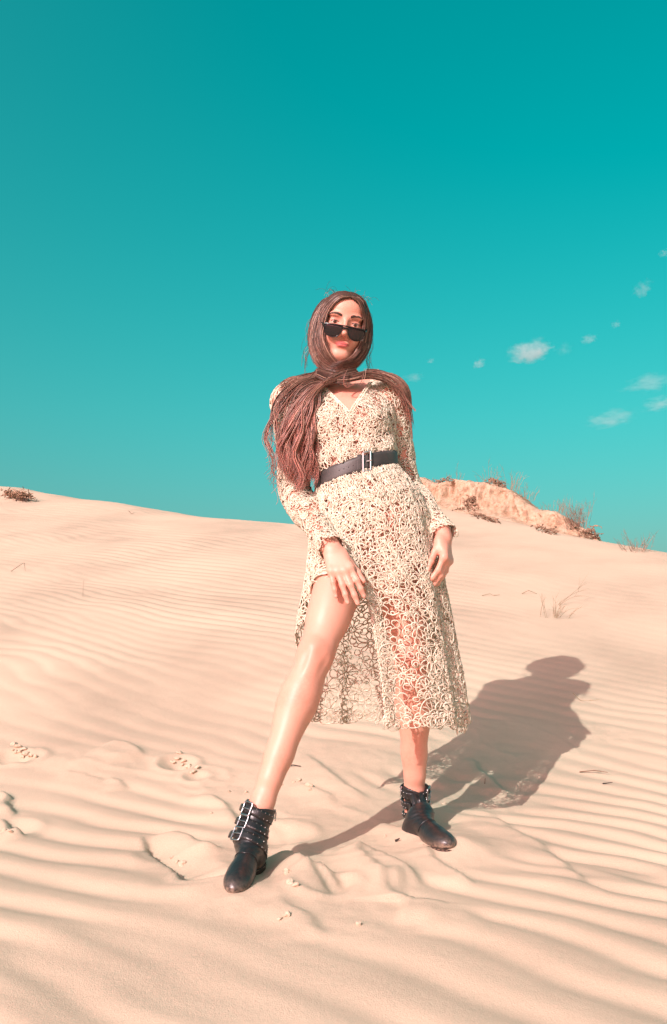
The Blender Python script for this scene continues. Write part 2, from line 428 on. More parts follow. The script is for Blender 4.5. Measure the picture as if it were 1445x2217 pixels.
tag(tuft('grass_tuft', drop(1205, 1338) - [0, 0, .005], 26, .22, .20, (0.25, 0, 0), .0011, m_straw, 3, 1, 0.45), 'sparse dry grass tuft alone on the slope right of the woman', 'grass')
tag(tuft('grass_stalk', drop(1212, 1312), 3, .42, .05, (1.3, 0.2, 0.1), .0013, m_straw, 8, 2, 0.2), 'single long dry stalk leaning out above the lone grass tuft', 'grass')
tag(tuft('dry_shrub', bluff_top(1252, -.02) - [0, 0, .03], 70, .29, .20, (-0.05, 0, 0), .0018, m_stem, 5, 3, 0.05), 'tall leafless brown shrub at the lower end of the bluff', 'shrub')
tag(tuft('dry_shrub', drop(1378, 1193) - [0, 0, .02], 34, .19, .22, (0, 0, 0), .0016, m_stem, 6, 3, 0.05), 'low leafless shrub on the skyline near the right edge', 'shrub')
tag(tuft('dry_shrub', bluff_top(1310, -.05) - [0, 0, .02], 14, .13, .08, (0, 0, 0), .003, m_straw, 16, 2, 0.05), 'small pale bush on the skyline between the two leafless shrubs', 'shrub')
for i, (px, n, h_, lab) in enumerate([(985, 10, .20, 'thin dry grass on the bluff top nearest the woman'), (1050, 14, .26, 'thin dry grass on the highest flat of the bluff'),
                                      (1095, 26, .24, 'wispy dry grass on the rounded shoulder of the bluff'), (1128, 26, .20, 'wispy dry grass half way down the bluff edge'), (1190, 22, .17, 'short dry grass on the lower step of the bluff')]):
    tag(tuft('grass_clump', bluff_top(px, .10) - [0, 0, .02], n, h_, .22, (0.05, 0, 0), .0022, m_straw, 40 + i, 2, .1), lab, 'grass', 'dry grass on top of the bluff')
def gl(pts, lift=.004): return np.array([drop(*p) + [0, 0, lift] for p in pts])
def bl(pts): return np.array([bluff_top(px, bk) for px, bk in pts])
tag(lying('dead_grass_mat', gl([(1112, 1118), (1150, 1135), (1190, 1150)]), 130, .2, .05, .006, m_root, 1, .02), 'wide mat of dead brown stems at the foot of the bluff', 'dead grass')
tag(lying('dead_grass_mat', gl([(1160, 1146), (1185, 1154), (1200, 1160)]), 40, .1, .025, .005, m_root, 12, .01), 'short dead mat below the widest mat under the bluff', 'dead grass')
tag(lying('dead_grass_mat', gl([(1022, 1116), (1050, 1124), (1078, 1136)]), 60, .1, .018, .005, m_root, 2, .01), 'long narrow strand of dead roots on the sand under the bluff', 'dead grass')
tag(lying('dead_grass_mat', bl([(1030, -.16), (1044, -.24), (1060, -.40)]), 55, .1, .035, .005, m_root, 3, .01), 'dead stems hanging down the bluff face left of its middle', 'dead grass')
tag(lying('dead_grass_mat', gl([(988, 1107), (1003, 1109)]), 30, .1, .018, .005, m_root, 4, .01), 'smallest dead tuft on the sand beside the woman and bluff', 'dead grass')
tag(lying('dead_grass_mat', bl([(1055, .04), (1075, .04), (1092, .03)]), 60, .1, .025, .005, m_root, 5, .012), 'dark dead turf along the top edge of the bluff', 'dead grass')
tag(lying('dead_grass_mat', bl([(1255, -.12), (1275, -.10), (1298, -.06)]), 45, .1, .035, .005, m_root, 6, .015), 'dead brown mat under the tall leafless shrub', 'dead grass')
tag(lying('dead_grass_mat', bl([(940, .02), (955, .02), (985, .03)]), 40, .1, .02, .005, m_root, 7, .01), 'thin dark turf on the bluff top beside the woman', 'dead grass')
cl = drop(45, 1086)
tag(lying('dead_grass_mat', gl([(18, 1077), (40, 1083), (62, 1088)]), 150, .1, .045, .006, m_root, 9, .03), 'brown dead grass clump on the left skyline of the dune', 'dead grass')
tag(tuft('bent_twig', drop(52, 1087), 4, .20, .2, (.5, 0, 0), .007, m_dark, 21, 1, .9), 'dark bent twig sticking out of the left skyline clump', 'twig')

def twig(px, py, pts, r, mat, label):
    o0 = drop(px, py); T = Tubes()
    for P in pts: T.add(np.asarray(P, float), np.linspace(r, r * .5, len(P)), 4)
    o = T.build('twig', mat); o.location = o0 + [0, 0, r]; tag(o, label, 'twig'); return o
twig(52, 1238, [[(-.09, 0, .0), (-.02, 0, .05), (.0, 0, .06)], [(0, 0, .06), (.01, 0, 0)]], .002, m_brown, 'tiny crooked twig on the upper left slope')
twig(180, 1292, [[(0, 0, 0), (-.002, 0, .05), (0, 0, .10)]], .0013, m_brown, 'single upright straw on the left slope')
twig(285, 1113, [[(-.03, 0, .03), (.0, 0, .0), (.03, 0, .01)]], .003, m_brown, 'bit of twig just under the left crest')
twig(1252, 1518, [[(-.02, 0, .03), (.01, 0, .0), (.03, -.05, .0)], [(.03, -.05, 0), (.055, -.11, .004)]], .0014, m_straw, 'thin straw lying across the shoulder of the shadow')
twig(1262, 1676, [[(-.01, 0, .0), (.03, -.02, .006), (.07, -.04, .002)], [(.03, -.02, .006), (.055, -.02, .004)]], .0020, m_brown, 'short broken twig on the sand right of the shadow')
twig(1312, 1699, [[(-.01, 0, .0), (.02, -.005, .004)]], .0022, m_dark, 'small dark chip right of the broken twig')
twig(1145, 1287, [[(-.04, 0, .0), (.0, 0, .02), (.05, 0, .0)]], .0025, m_straw, 'pale twig bit on the slope above the lone grass tuft')
twig(1062, 1290, [[(-.05, 0, .0), (.0, 0, .01), (.02, 0, .0)], [(.02, 0, 0), (.06, 0, .005)]], .002, m_straw, 'faint pale twig on the slope right of her hand')
twig(1050, 1700, [[(0, 0, 0), (.002, 0, .018)]], .0014, m_brown, 'tiny twig end standing in the sand behind her left boot')
twig(622, 1664, [[(-.01, 0, 0), (.02, 0, .005), (.045, -.01, .002)]], .0026, m_dark, 'dark stick on the sand behind her right shin')
twig(861, 1826, [[(-.006, 0, 0), (.006, 0, .006)]], .0032, m_dark, 'dark chip of bark on the sand before her left heel')
# ---- sand clods
def clod(px, py, size, seed, label, group, sink=0.45, mat=None):
    size = size * .85
    rg = np.random.default_rng(seed); bm = bmesh.new(); bmesh.ops.create_icosphere(bm, subdivisions=2, radius=1)
    k = rg.normal(0, 1, (5, 3)); sc3 = rg.uniform(.65, 1.2, 3) * [1.1, 1, .75]
    for v in bm.verts:
        p = np.array(v.co); d = 1 + sum(.13 * math.sin(2.2 * float(q @ p) + i) for i, q in enumerate(k))
        v.co = Vector(p * d * sc3 * size)
    me = bpy.data.meshes.new('sand_clod'); bm.to_mesh(me); bm.free(); me.materials.append(mat or m_clod)
    o = bpy.data.objects.new('sand_clod', me); COL.objects.link(o)
    p = drop(px, py); o.location = p + [0, 0, size * (0.6 - sink)]; o.rotation_euler = (rg.uniform(-.4, .4), rg.uniform(-.4, .4), rg.uniform(0, 6))
    tag(o, label, 'sand clod', group)
m_clod = plain('clod_sand', (0.53, 0.41, 0.30), 0.95, 0.1, var=.10, scale=120, bmp=.5)
ORD = ['topmost', 'second', 'third', 'fourth', 'fifth', 'sixth', 'seventh', 'eighth', 'ninth', 'tenth']
def clods(items, seed, where, group):
    for i, (x, y, s) in enumerate(sorted(items, key=lambda q: q[1])):
        lab = f'topmost sand clod {where}' if i == 0 else (f'lowest sand clod {where}' if i == len(items) - 1 else f'{ORD[i]} sand clod from the top {where}')
        clod(x, y, s, seed + i, lab, group)
clods([(31, 1612, .012), (40, 1617, .014), (52, 1622, .012), (44, 1630, .011), (36, 1634, .012), (58, 1633, .013), (67, 1638, .012), (76, 1641, .010), (50, 1640, .011), (28, 1625, .009)], 100, 'in the footprint at the far left', 'clods in the far left footprint')
clods([(389, 1632, .012), (384, 1645, .013), (398, 1650, .012), (396, 1660, .011), (410, 1662, .013), (428, 1664, .012), (420, 1674, .011), (376, 1652, .011), (415, 1680, .009)], 130, 'in the footprint left of her right shin', 'clods in the middle left footprint')
clods([(372, 1858, .007), (385, 1868, .006), (392, 1876, .010), (400, 1872, .007)], 150, 'in the hollow left of her front boot', 'clods left of the front boot')
clods([(498, 1716, .007), (533, 1717, .008), (458, 1762, .006), (609, 1702, .008), (648, 1692, .013), (668, 1702, .012), (636, 1695, .007), (672, 1712, .006)], 160, 'on the trodden sand behind her front boot', 'clods behind the front boot')
clods([(624, 1892, .013), (628, 1914, .009), (642, 1925, .008), (622, 1988, .009), (606, 1994, .006)], 180, 'on the sand right of her front boot', 'clods right of the front boot')
for i, (x, y, s) in enumerate([(777, 2003, .009), (835, 1812, .006), (10, 1800, .009), (22, 1806, .008), (962, 1742, .007)]):
    clod(x, y, s, 190 + i, ['lone sand clod below the drifted sand in the foreground', 'tiny sand clod in front of her left boot heel', 'sand clod in the print cut by the left edge', 'second clod in the print cut by the left edge', 'tiny sand clod beside the shadow of her left boot'][i], None)

# ================================================================== clouds: small far puffs of lit vapour
def cloud(px, py, wpx, hpx, dens, seed, label, dist=1800.0, shear=0.25, squash=0.6):
    c = U(px, py, dist); sx = wpx / F_PX * dist / 2; sz = hpx / F_PX * dist / 2
    rg = np.random.default_rng(seed)
    bm = bmesh.new(); bmesh.ops.create_icosphere(bm, subdivisions=4, radius=1)
    P = np.array([v.co for v in bm.verts])
    f = fbm(P[:, 0] * 2 + P[:, 1] + seed, P[:, 2] * 2 - P[:, 1] + seed, 4, seed)
    P = P * (1 + 0.55 * f)[:, None]
    P[:, 2] = np.where(P[:, 2] < 0, P[:, 2] * .6, P[:, 2]) + shear * P[:, 0]
    for v, p in zip(bm.verts, P): v.co = Vector(p)
    me = bpy.data.meshes.new('cloud'); bm.to_mesh(me); bm.free()
    m = bpy.data.materials.new('cloud_vapour'); m.use_nodes = True; nt = m.node_tree; nt.nodes.clear()
    out = nt.nodes.new('ShaderNodeOutputMaterial'); vol = nt.nodes.new('ShaderNodeVolumePrincipled')
    vol.inputs['Color'].default_value = (0.97, 0.97, 0.95, 1); vol.inputs['Anisotropy'].default_value = -0.1
    tc = nt.nodes.new('ShaderNodeTexCoord'); ln = nt.nodes.new('ShaderNodeVectorMath'); ln.operation = 'LENGTH'
    sub = nt.nodes.new('ShaderNodeVectorMath'); sub.operation = 'SUBTRACT'
    sh = nt.nodes.new('ShaderNodeCombineXYZ'); sp = nt.nodes.new('ShaderNodeSeparateXYZ'); ml = N(nt, 'ShaderNodeMath', operation='MULTIPLY'); ml.inputs[1].default_value = shear
    nt.links.new(tc.outputs['Object'], sp.inputs[0]); nt.links.new(sp.outputs[0], ml.inputs[0]); nt.links.new(ml.outputs[0], sh.inputs[2])
    nt.links.new(tc.outputs['Object'], sub.inputs[0]); nt.links.new(sh.outputs[0], sub.inputs[1]); nt.links.new(sub.outputs[0], ln.inputs[0])
    nz = nt.nodes.new('ShaderNodeTexNoise'); nz.inputs['Scale'].default_value = 2.1; nz.inputs['Detail'].default_value = 5; nz.inputs['Roughness'].default_value = .62
    ofs = nt.nodes.new('ShaderNodeVectorMath'); ofs.operation = 'ADD'; ofs.inputs[1].default_value = (seed * 3.7, seed * 1.3, 0)
    nt.links.new(tc.outputs['Object'], ofs.inputs[0]); nt.links.new(ofs.outputs[0], nz.inputs['Vector'])
    a = N(nt, 'ShaderNodeMath', operation='MULTIPLY_ADD'); a.inputs[1].default_value = 3.4; a.inputs[2].default_value = -1.15
    nt.links.new(nz.outputs[0], a.inputs[0])
    dens = dens * .28
    d = N(nt, 'ShaderNodeMath', operation='SUBTRACT'); nt.links.new(a.outputs[0], d.inputs[0]); nt.links.new(ln.outputs['Value'], d.inputs[1])
    e = N(nt, 'ShaderNodeMath', operation='ADD'); e.inputs[1].default_value = 0.30; nt.links.new(d.outputs[0], e.inputs[0])
    mu = N(nt, 'ShaderNodeMath', operation='MULTIPLY', use_clamp=False); mu.inputs[1].default_value = dens; nt.links.new(e.outputs[0], mu.inputs[0])
    mxn = N(nt, 'ShaderNodeMath', operation='MAXIMUM'); mxn.inputs[1].default_value = 0.0; nt.links.new(mu.outputs[0], mxn.inputs[0])
    nt.links.new(mxn.outputs[0], vol.inputs['Density']); nt.links.new(vol.outputs[0], out.inputs['Volume'])
    me.materials.append(m)
    o = bpy.data.objects.new('cloud', me); o.location = c; o.scale = (sx * 1.15, max(sx, sz) * .9, sz * 1.25); COL.objects.link(o)
    tag(o, label, 'cloud', 'small clouds over the right of the dune'); return o
cloud(1148, 766, 92, 52, .10, 1, 'largest white puffy cloud, brightest of those right of the woman')
cloud(1038, 789, 28, 22, .12, 2, 'small round cloud puff left of the largest cloud')
cloud(933, 782, 17, 13, .10, 3, 'tiny cloud puff nearest to the head of the woman')
cloud(1275, 735, 36, 22, .07, 4, 'small ragged cloud right of the largest cloud')
cloud(1334, 704, 22, 18, .08, 5, 'tiny round cloud between two ragged ones on the right')
cloud(1392, 628, 42, 34, .05, 6, 'faint cloud tuft high at the right')
cloud(1440, 549, 30, 16, .06, 7, 'topmost faint cloud, cut by the right edge')
cloud(1322, 908, 110, 34, .030, 8, 'long thin cloud streak, lowest of the right group', shear=.35)
cloud(1405, 832, 110, 32, .028, 9, 'thin slanting cloud streak above the lowest streak', shear=.45)
cloud(1432, 876, 90, 28, .040, 10, 'cloud streak cut by the right edge beside the lowest one', shear=.35)
cloud(1222, 758, 34, 34, .02, 12, 'faint wisp touching the right of the largest cloud')
cloud(898, 818, 50, 20, .03, 11, 'faint wisp beside her left shoulder')
# ================================================================== the woman: one continuous body grown from a distance field
HV = 0.0030
B0 = np.array([-0.30, 2.10, 0.06]); B1 = np.array([0.40, 2.90, 1.70])
DIM = np.ceil((B1 - B0) / HV).astype(int) + 1
FLD = np.full(DIM, 1.0, np.float32)
AX = [B0[i] + HV * np.arange(DIM[i]) for i in range(3)]
PAD = 0.034
def _box(lo, hi):
    lo = np.maximum(np.floor((np.asarray(lo) - PAD - B0) / HV).astype(int), 0)
    hi = np.minimum(np.ceil((np.asarray(hi) + PAD - B0) / HV).astype(int) + 1, DIM)
    return tuple(slice(a, c) for a, c in zip(lo, hi))
def _grid(sl):
    return (AX[0][sl[0]].astype(np.float32)[:, None, None], AX[1][sl[1]].astype(np.float32)[None, :, None], AX[2][sl[2]].astype(np.float32)[None, None, :])
def smin(a, b, k):
    if k <= 0: return np.minimum(a, b)
    h = np.maximum(k - np.abs(a - b), 0) / k
    return np.minimum(a, b) - h * h * k * 0.25
def put(fn, lo, hi, k=0.0, sub=False):
    sl = _box(lo, hi)
    if any(s.stop <= s.start for s in sl): return
    d = fn(*_grid(sl)).astype(np.float32)
    F = FLD[sl]
    FLD[sl] = -smin(-F, d, k) if sub else smin(F, d, k)
def cone(a, b, ra, rb, k=0.012, sub=False):
    a = np.asarray(a, float); b = np.asarray(b, float); e = b - a; l2 = float(e @ e)
    def fn(x, y, z):
        t = np.clip(((x - a[0]) * e[0] + (y - a[1]) * e[1] + (z - a[2]) * e[2]) / l2, 0, 1)
        return np.sqrt((x - a[0] - t * e[0]) ** 2 + (y - a[1] - t * e[1]) ** 2 + (z - a[2] - t * e[2]) ** 2) - (ra + (rb - ra) * t)
    R = max(ra, rb)
    put(fn, np.minimum(a, b) - R, np.maximum(a, b) + R, k, sub)
def ellip(c, M, r, k=0.012, sub=False):
    """M: rows are the local axes"""
    c = np.asarray(c, float); M = np.asarray(M, float); r = np.asarray(r, float)
    def fn(x, y, z):
        q = [(M[i, 0] * (x - c[0]) + M[i, 1] * (y - c[1]) + M[i, 2] * (z - c[2])) for i in range(3)]
        k0 = np.sqrt((q[0] / r[0]) ** 2 + (q[1] / r[1]) ** 2 + (q[2] / r[2]) ** 2)
        k1 = np.sqrt((q[0] / r[0] ** 2) ** 2 + (q[1] / r[1] ** 2) ** 2 + (q[2] / r[2] ** 2) ** 2)
        return k0 * (k0 - 1) / np.maximum(k1, 1e-6)
    R = max(r)
    put(fn, c - R, c + R, k, sub)
I3 = np.eye(3)
def norm(v): v = np.asarray(v, float); return v / np.linalg.norm(v)
def frame(x=None, z=None, y=None):
    """orthonormal rows from two directions (z exact)"""
    z = norm(z); x = norm(np.asarray(x) - (np.asarray(x) @ z) * z); return np.array([x, np.cross(z, x), z])

# --- joints, from the pose in the photograph
J = dict(
    hipR=U(774, 1160, 2.57), kneeR=U(683, 1418, 2.335), ankR=U(552, 1782, 2.165),
    hipL=U(848, 1145, 2.58), kneeL=U(893, 1435, 2.49), ankL=U(899, 1752, 2.53),
    shR=U(630, 872, 2.75), elR=U(642, 1072, 2.66), wrR=U(716, 1184, 2.41),
    shL=U(838, 862, 2.75), elL=U(880, 1056, 2.73), wrL=U(962, 1158, 2.535),
    neck=U(737, 832, 2.765), head=U(742, 706, 2.80))

# --- torso as a loft of slices (z measured along a line tilted with the pelvis)
TZ = np.array([0.76, 0.82, 0.88, 0.94, 1.00, 1.05, 1.10, 1.16, 1.21, 1.26, 1.30, 1.33, 1.36])
TX = np.array([.105, .106, .106, .095, .074, .063, .056, .048, .042, .036, .031, .026, .023])
TY = np.array([2.545, 2.545, 2.545, 2.55, 2.555, 2.56, 2.575, 2.592, 2.605, 2.625, 2.638, 2.648, 2.655])
TA = np.array([.090, .138, .150, .142, .116, .100, .105, .119, .130, .138, .130, .085, .045])
TB = np.array([.055, .092, .105, .100, .085, .078, .082, .092, .096, .088, .074, .058, .045])
def tilt_at(z): return np.interp(z, [0.7, 0.9, 1.05, 1.18, 1.30], [0.10, 0.20, 0.20, 0.08, 0.0])
def torso_par(z):
    return [np.interp(z, TZ, A) for A in (TX, TY, TA, TB)]
BUST = [(-0.058, 1.185, 0.020), (0.058, 1.185, 0.020)]
def torso_R(ca, sa, z, yaw=0.10):
    """radius of the torso slice in direction (ca, sa); +sa points away from the camera"""
    cx, cy, a, b_ = torso_par(z)
    r = 1 / np.sqrt((ca / a) ** 2 + (sa / b_) ** 2)
    for bx, bz, h in BUST:
        lx = ca * r - bx
        g = np.exp(-(lx / 0.042) ** 2 - ((z - bz) / 0.045) ** 2) * np.clip(-sa * 1.6, 0, 1)
        r = r + h * g
    g = np.exp(-((np.abs(ca * r) - 0.07) / 0.06) ** 2 - ((z - 0.87) / 0.07) ** 2) * np.clip(sa * 1.6, 0, 1)
    return r + 0.022 * g
def torso_fn(x, y, z):
    zt = z - np.interp(z, [0.7, 0.9, 1.05, 1.18, 1.30], [0.10, 0.20, 0.20, 0.08, 0.0]) * (x - 0.06)
    cx, cy, a, b_ = torso_par(zt)
    dx = x - cx; dy = y - cy; rho = np.sqrt(dx * dx + dy * dy) + 1e-6
    R = torso_R(dx / rho, dy / rho, zt)
    d = (rho - R) * 0.85
    d = np.maximum(d, (0.765 - zt) * 0.8); d = np.maximum(d, zt - 1.36)
    return d
put(torso_fn, (-0.17, 2.36, 0.70), (0.32, 2.76, 1.38), 0)

# --- legs
def leg(hip, knee, ank, out, fwdk):
    """out: +1 her left leg; fwdk: direction the knee faces"""
    ax1 = norm(knee - hip); ax2 = norm(ank - knee)
    f = norm(fwdk - (fwdk @ ax2) * ax2); bk = -f
    s = np.cross(ax2, f) * 1.0
    at = lambda t: hip + (knee - hip) * t
    cone(at(0.00), at(0.35), .076, .073, .06)
    cone(at(0.30), at(0.72), .072, .053, .02)
    cone(at(0.70), at(1.00), .0535, .0445, .02)
    ellip(at(0.45) + f * 0.012, frame(s, ax1), (.058, .058, .15), .02)
    # knee cap
    ellip(knee + f * 0.022 + ax2 * -0.004, frame(s, ax2), (.026, .029, .033), .012)
    ellip(knee + f * 0.018 + ax2 * 0.050, frame(s, ax2), (.018, .024, .024), .012)
    for q in (-1, 1):
        ellip(knee + f * 0.052 + ax2 * 0.012 + s * q * 0.034, frame(s, ax2), (.014, .012, .034), .018, True)
        ellip(knee + f * 0.060 + ax2 * 0.034 + s * q * 0.014, frame(s, ax2), (.012, .010, .016), .014, True)
    ellip(knee + f * 0.060 + ax2 * -0.050, frame(s, ax2), (.026, .010, .016), .018, True)
    sh = lambda t: knee + (ank - knee) * t
    cone(sh(0.0), sh(0.30), .0430, .0445, .02)
    cone(sh(0.25), sh(0.62), .0435, .033, .02)
    cone(sh(0.60), sh(0.90), .0325, .0270, .015)
    cone(sh(0.88), sh(1.02), .0270, .029, .015)
    ellip(sh(0.28) + bk * 0.018 - s * out * 0.004, frame(s, ax2), (.041, .039, .10), .02)
    ellip(sh(0.30) - s * out * 0.012, frame(s, ax2), (.036, .038, .095), .02)
    cone(sh(0.08) + f * 0.020, sh(0.75) + f * 0.010, .026, .021, .02)           # shin bone edge
leg(J['hipR'], J['kneeR'], J['ankR'], -1, np.array([-0.25, -1, -0.05]))
_ka = norm(J['ankR'] - J['kneeR'])
ellip(U(706, 1438, 2.275), frame([1, 0, 0], _ka + np.array([-.12, 0, 0])), (.0065, .013, .027), .014, True)      # crease beside the knee cap
ellip(U(655, 1430, 2.270), frame([1, 0, 0], _ka), (.006, .010, .028), .014, True)
leg(J['hipL'], J['kneeL'], J['ankL'], 1, np.array([0.30, -1, 0.0]))

cone(J['shR'] + [0.035, 0, 0.012], J['neck'] + [-0.03, 0.01, 0.0], .036, .034, .035)
cone(J['shL'] + [-0.035, 0, 0.012], J['neck'] + [0.03, 0.01, 0.0], .036, .034, .035)
cone(J['shR'], J['shR'] + [0.03, 0, -.03], .046, .04, .04); cone(J['shL'], J['shL'] + [-0.03, 0, -.03], .046, .04, .04)
FLD_TORSO = FLD.copy()
# --- arms
def arm(sh, el, wr, palm_n):
    cone(sh, sh + (el - sh) * 0.35, .050, .043, .04)
    cone(sh + (el - sh) * 0.3, el, .0425, .035, .02)
    cone(el, el + (wr - el) * 0.35, .036, .0375, .02)
    ax = norm(wr - el)
    cone(el + (wr - el) * 0.3, el + (wr - el) * 0.92, .037, .0255, .02)
    ellip(wr - ax * 0.012, frame(np.cross(ax, palm_n), ax), (.028, .0205, .045), .012)
NAILS = []
def finger(base, d0, nrm, lens, rad, curls, side, spread=0.0, k0=.006):
    """chain of three phalanges: d0 start direction, curls: bend towards the palm (-nrm) at each joint"""
    ax = norm(np.cross(d0, nrm))
    p = np.asarray(base, float); d = norm(d0); n = norm(nrm)
    r = rad
    for i, (L, c) in enumerate(zip(lens, curls)):
        ca, sa = math.cos(c), math.sin(c)
        d, n = norm(d * ca - n * sa), norm(n * ca + d * sa)
        q = p + d * L
        r2 = r * (0.93 if i < 2 else 0.86)
        cone(p, q, r, r2, k0 if i == 0 else .003)
        if i: ellip(p + n * r * 0.06, frame(ax, d), (r * 1.0, r * 1.0, r * 1.05), .004)
        p = q; r = r2
    NAILS.append((p + n * r * 0.55 - d * r * 0.15, d, n, r))
    return p

def hand(wr, dirv, nrm, thumb_side, spec, scale=1.0):
    """dirv: wrist -> knuckles, nrm: back of the hand, thumb_side: towards the thumb"""
    d = norm(dirv); n = norm(nrm - (nrm @ d) * d); t = norm(thumb_side - (thumb_side @ d) * d - (thumb_side @ n) * n)
    P = lambda a, b_, c: wr + (d * a + t * b_ + n * c) * scale
    # palm: metacarpal fan
    for b0, b1, L, r0, r1 in ((.010, .026, .075, .0135, .0112), (.003, .009, .078, .0135, .0112), (-.005, -.008, .073, .013, .0105), (-.012, -.024, .066, .012, .0095)):
        cone(P(0.0, b0, 0), P(L, b1, .002), r0 * scale, r1 * scale, .010)
    ellip(P(.040, .002, -.004), np.array([d, t, n]), (.040 * scale, .030 * scale, .0125 * scale), .010)
    ellip(P(.028, .020, -.008), np.array([d, t, n]), (.030 * scale, .016 * scale, .014 * scale), .010)
    for nm, (b1, L) in dict(index=(.026, .076), middle=(.009, .080), ring=(-.008, .075), pinky=(-.024, .067)).items():
        ang, up, lens, rad, curls = spec[nm]
        dd = d * math.cos(ang) + t * math.sin(ang)
        dd = norm(dd * math.cos(up) + n * math.sin(up))
        ellip(P(L - .004, b1, .0030), np.array([d, t, n]), (.012 * scale, .0095 * scale, .0088 * scale), .008)
        finger(P(L - .006, b1, .001), dd, n, [l * scale for l in lens], rad * scale, curls, t)
    ang, up, lens, rad, curls = spec['thumb']
    dd = d * math.cos(ang) + t * math.sin(ang); dd = norm(dd * math.cos(up) + n * math.sin(up))
    nn = norm(n * 0.35 + t * 0.9); nn = norm(nn - (nn @ dd) * dd)
    cone(P(.010, .014, -.006), P(.022, .022, -.008), .013 * scale, .0125 * scale, .010)
    finger(P(.016, .018, -.008), dd, nn, [l * scale for l in lens], rad * scale, curls, t, k0=.010)

# her right hand: back to the camera, laid on the thigh
wR = J['wrR']
dR = U(738, 1236, 2.365) - wR
nR = np.array([-0.15, -1.0, 0.52])
arm(J['shR'], J['elR'], J['wrR'], nR)
hand(wR + norm(dR) * 0.008, dR, nR, np.array([1.0, -0.1, 0.4]), dict(
    index=(.10, -.05, (.042, .025, .021), .0088, (.16, .26, .18)),
    middle=(.02, -.02, (.046, .029, .022), .0090, (.12, .24, .16)),
    ring=(-.05, -.02, (.043, .027, .021), .0085, (.10, .24, .16)),
    pinky=(-.16, -.04, (.034, .020, .018), .0075, (.14, .24, .16)),
    thumb=(.42, -.10, (.040, .034, .027), .0102, (.05, .10, .10))), 0.98)
# her left hand: hanging beside the hip, thumb side to the camera, fingers curled towards the skirt
wL = J['wrL']
dL = U(967, 1212, 2.50) - wL
nL = np.array([0.93, -0.42, 0.08])
arm(J['shL'], J['elL'], J['wrL'], nL)
hand(wL + norm(dL) * 0.006, dL, nL, np.array([-0.45, -0.9, 0.0]), dict(
    index=(-.05, .02, (.042, .026, .021), .0088, (.50, .30, .20)),
    middle=(-.04, .02, (.046, .029, .022), .0090, (.46, .34, .20)),
    ring=(-.03, .02, (.043, .027, .021), .0085, (.42, .34, .20)),
    pinky=(-.02, .02, (.034, .020, .018), .0075, (.40, .30, .18)),
    thumb=(.28, -.35, (.040, .033, .027), .0102, (.02, .05, .08))), 0.98)

# --- neck and head
HC = J['head']
def rot(axis, a): return np.array(Matrix.Rotation(a, 3, Vector(axis)))
# head frame: rows = right (image right), forward (out of the face), up
_f = norm(np.array([0.10, -0.975, -0.26])); _r = norm(np.cross(_f, [0, 0, 1])); _r = -_r if _r[0] < 0 else _r
_u = np.cross(_r, _f); _u = _u if _u[2] > 0 else -_u
_a = math.radians(8.0)
HR = norm(math.cos(_a) * _r - math.sin(_a) * _u); HU = norm(math.cos(_a) * _u + math.sin(_a) * _r); HF = _f
HM = np.array([HR, HF, HU])
HS = 0.985
def H(x, f, u): return HC + (HR * x + HF * f + HU * u) * HS
cone(J['neck'] + [0, 0.010, -0.02], H(0, -.018, -.070), .049, .047, .03)
cone(J['neck'] + [0, -0.012, -0.01], H(0, .005, -.085), .040, .040, .02)
def he(x, f, u, r, k=.012, sub=False, pitch=0.0):
    M = HM
    if pitch: M = np.array([HR, HF * math.cos(pitch) + HU * math.sin(pitch), HU * math.cos(pitch) - HF * math.sin(pitch)])
    ellip(H(x, f, u), M, np.array(r) * HS, k * HS, sub)
def hcone(a, b_, ra, rb, k=.01, sub=False): cone(H(*a), H(*b_), ra * HS, rb * HS, k * HS, sub)
he(0, -.015, .030, (.070, .092, .071), 0.0)
he(0, .030, .045, (.058, .050, .046), .02)                  # forehead
he(0, .030, -.020, (.057, .050, .062), .02)                 # middle of the face
for s in (-1, 1):
    hcone((s * .050, .000, -.052), (s * .013, .067, -.096), .020, .017, .020)    # jaw line
    hcone((s * .047, -.004, -.058), (s * .056, -.008, -.01), .019, .020, .02)
    he(s * .041, .052, -.022, (.021, .021, .016), .018)     # cheek bone
    he(s * .032, .062, -.048, (.020, .020, .024), .018)     # cheek
    he(s * .030, .070, .020, (.022, .014, .008), .010)      # brow ridge
he(0, .072, -.094, (.018, .016, .014), .012)                # chin
he(0, .070, -.066, (.027, .018, .022), .014)                # muzzle
hcone((0, .0765, .012), (0, .098, -.030), .0072, .0072, .010)       # nose ridge
he(0, .1000, -.0345, (.0093, .0095, .0083), .006)           # nose tip
for s in (-1, 1): he(s * .0115, .0885, -.0385, (.0068, .0095, .0070), .005)
for s in (-1, 1): he(s * .0055, .0945, -.0455, (.0030, .0050, .0028), .003, True)
for s in (-1, 1):
    he(s * .0315, .0860, -.001, (.0185, .0130, .0100), .010, True)   # eye socket
    he(s * .0310, .0640, .0005, (.0155, .0135, .0130), .004)         # lid bulge
    he(s * .0310, .0775, -.0005, (.0120, .0070, .0029), .002, True, 0.1)  # lid opening
he(-.0085, .0868, -.0615, (.0125, .0062, .0048), .005); he(.0085, .0868, -.0615, (.0125, .0062, .0048), .005)
he(0, .0868, -.0708, (.0165, .0078, .0064), .005)           # lips
he(0, .0950, -.0657, (.0195, .0035, .0009), .0025, True)    # mouth line
he(0, .0930, -.0815, (.016, .006, .0045), .008, True)       # fold above the chin
he(0, .0975, -.0535, (.0032, .004, .0070), .004, True)      # groove under the nose
for s in (-1, 1): he(s * .073, -.012, -.012, (.008, .018, .030), .006)

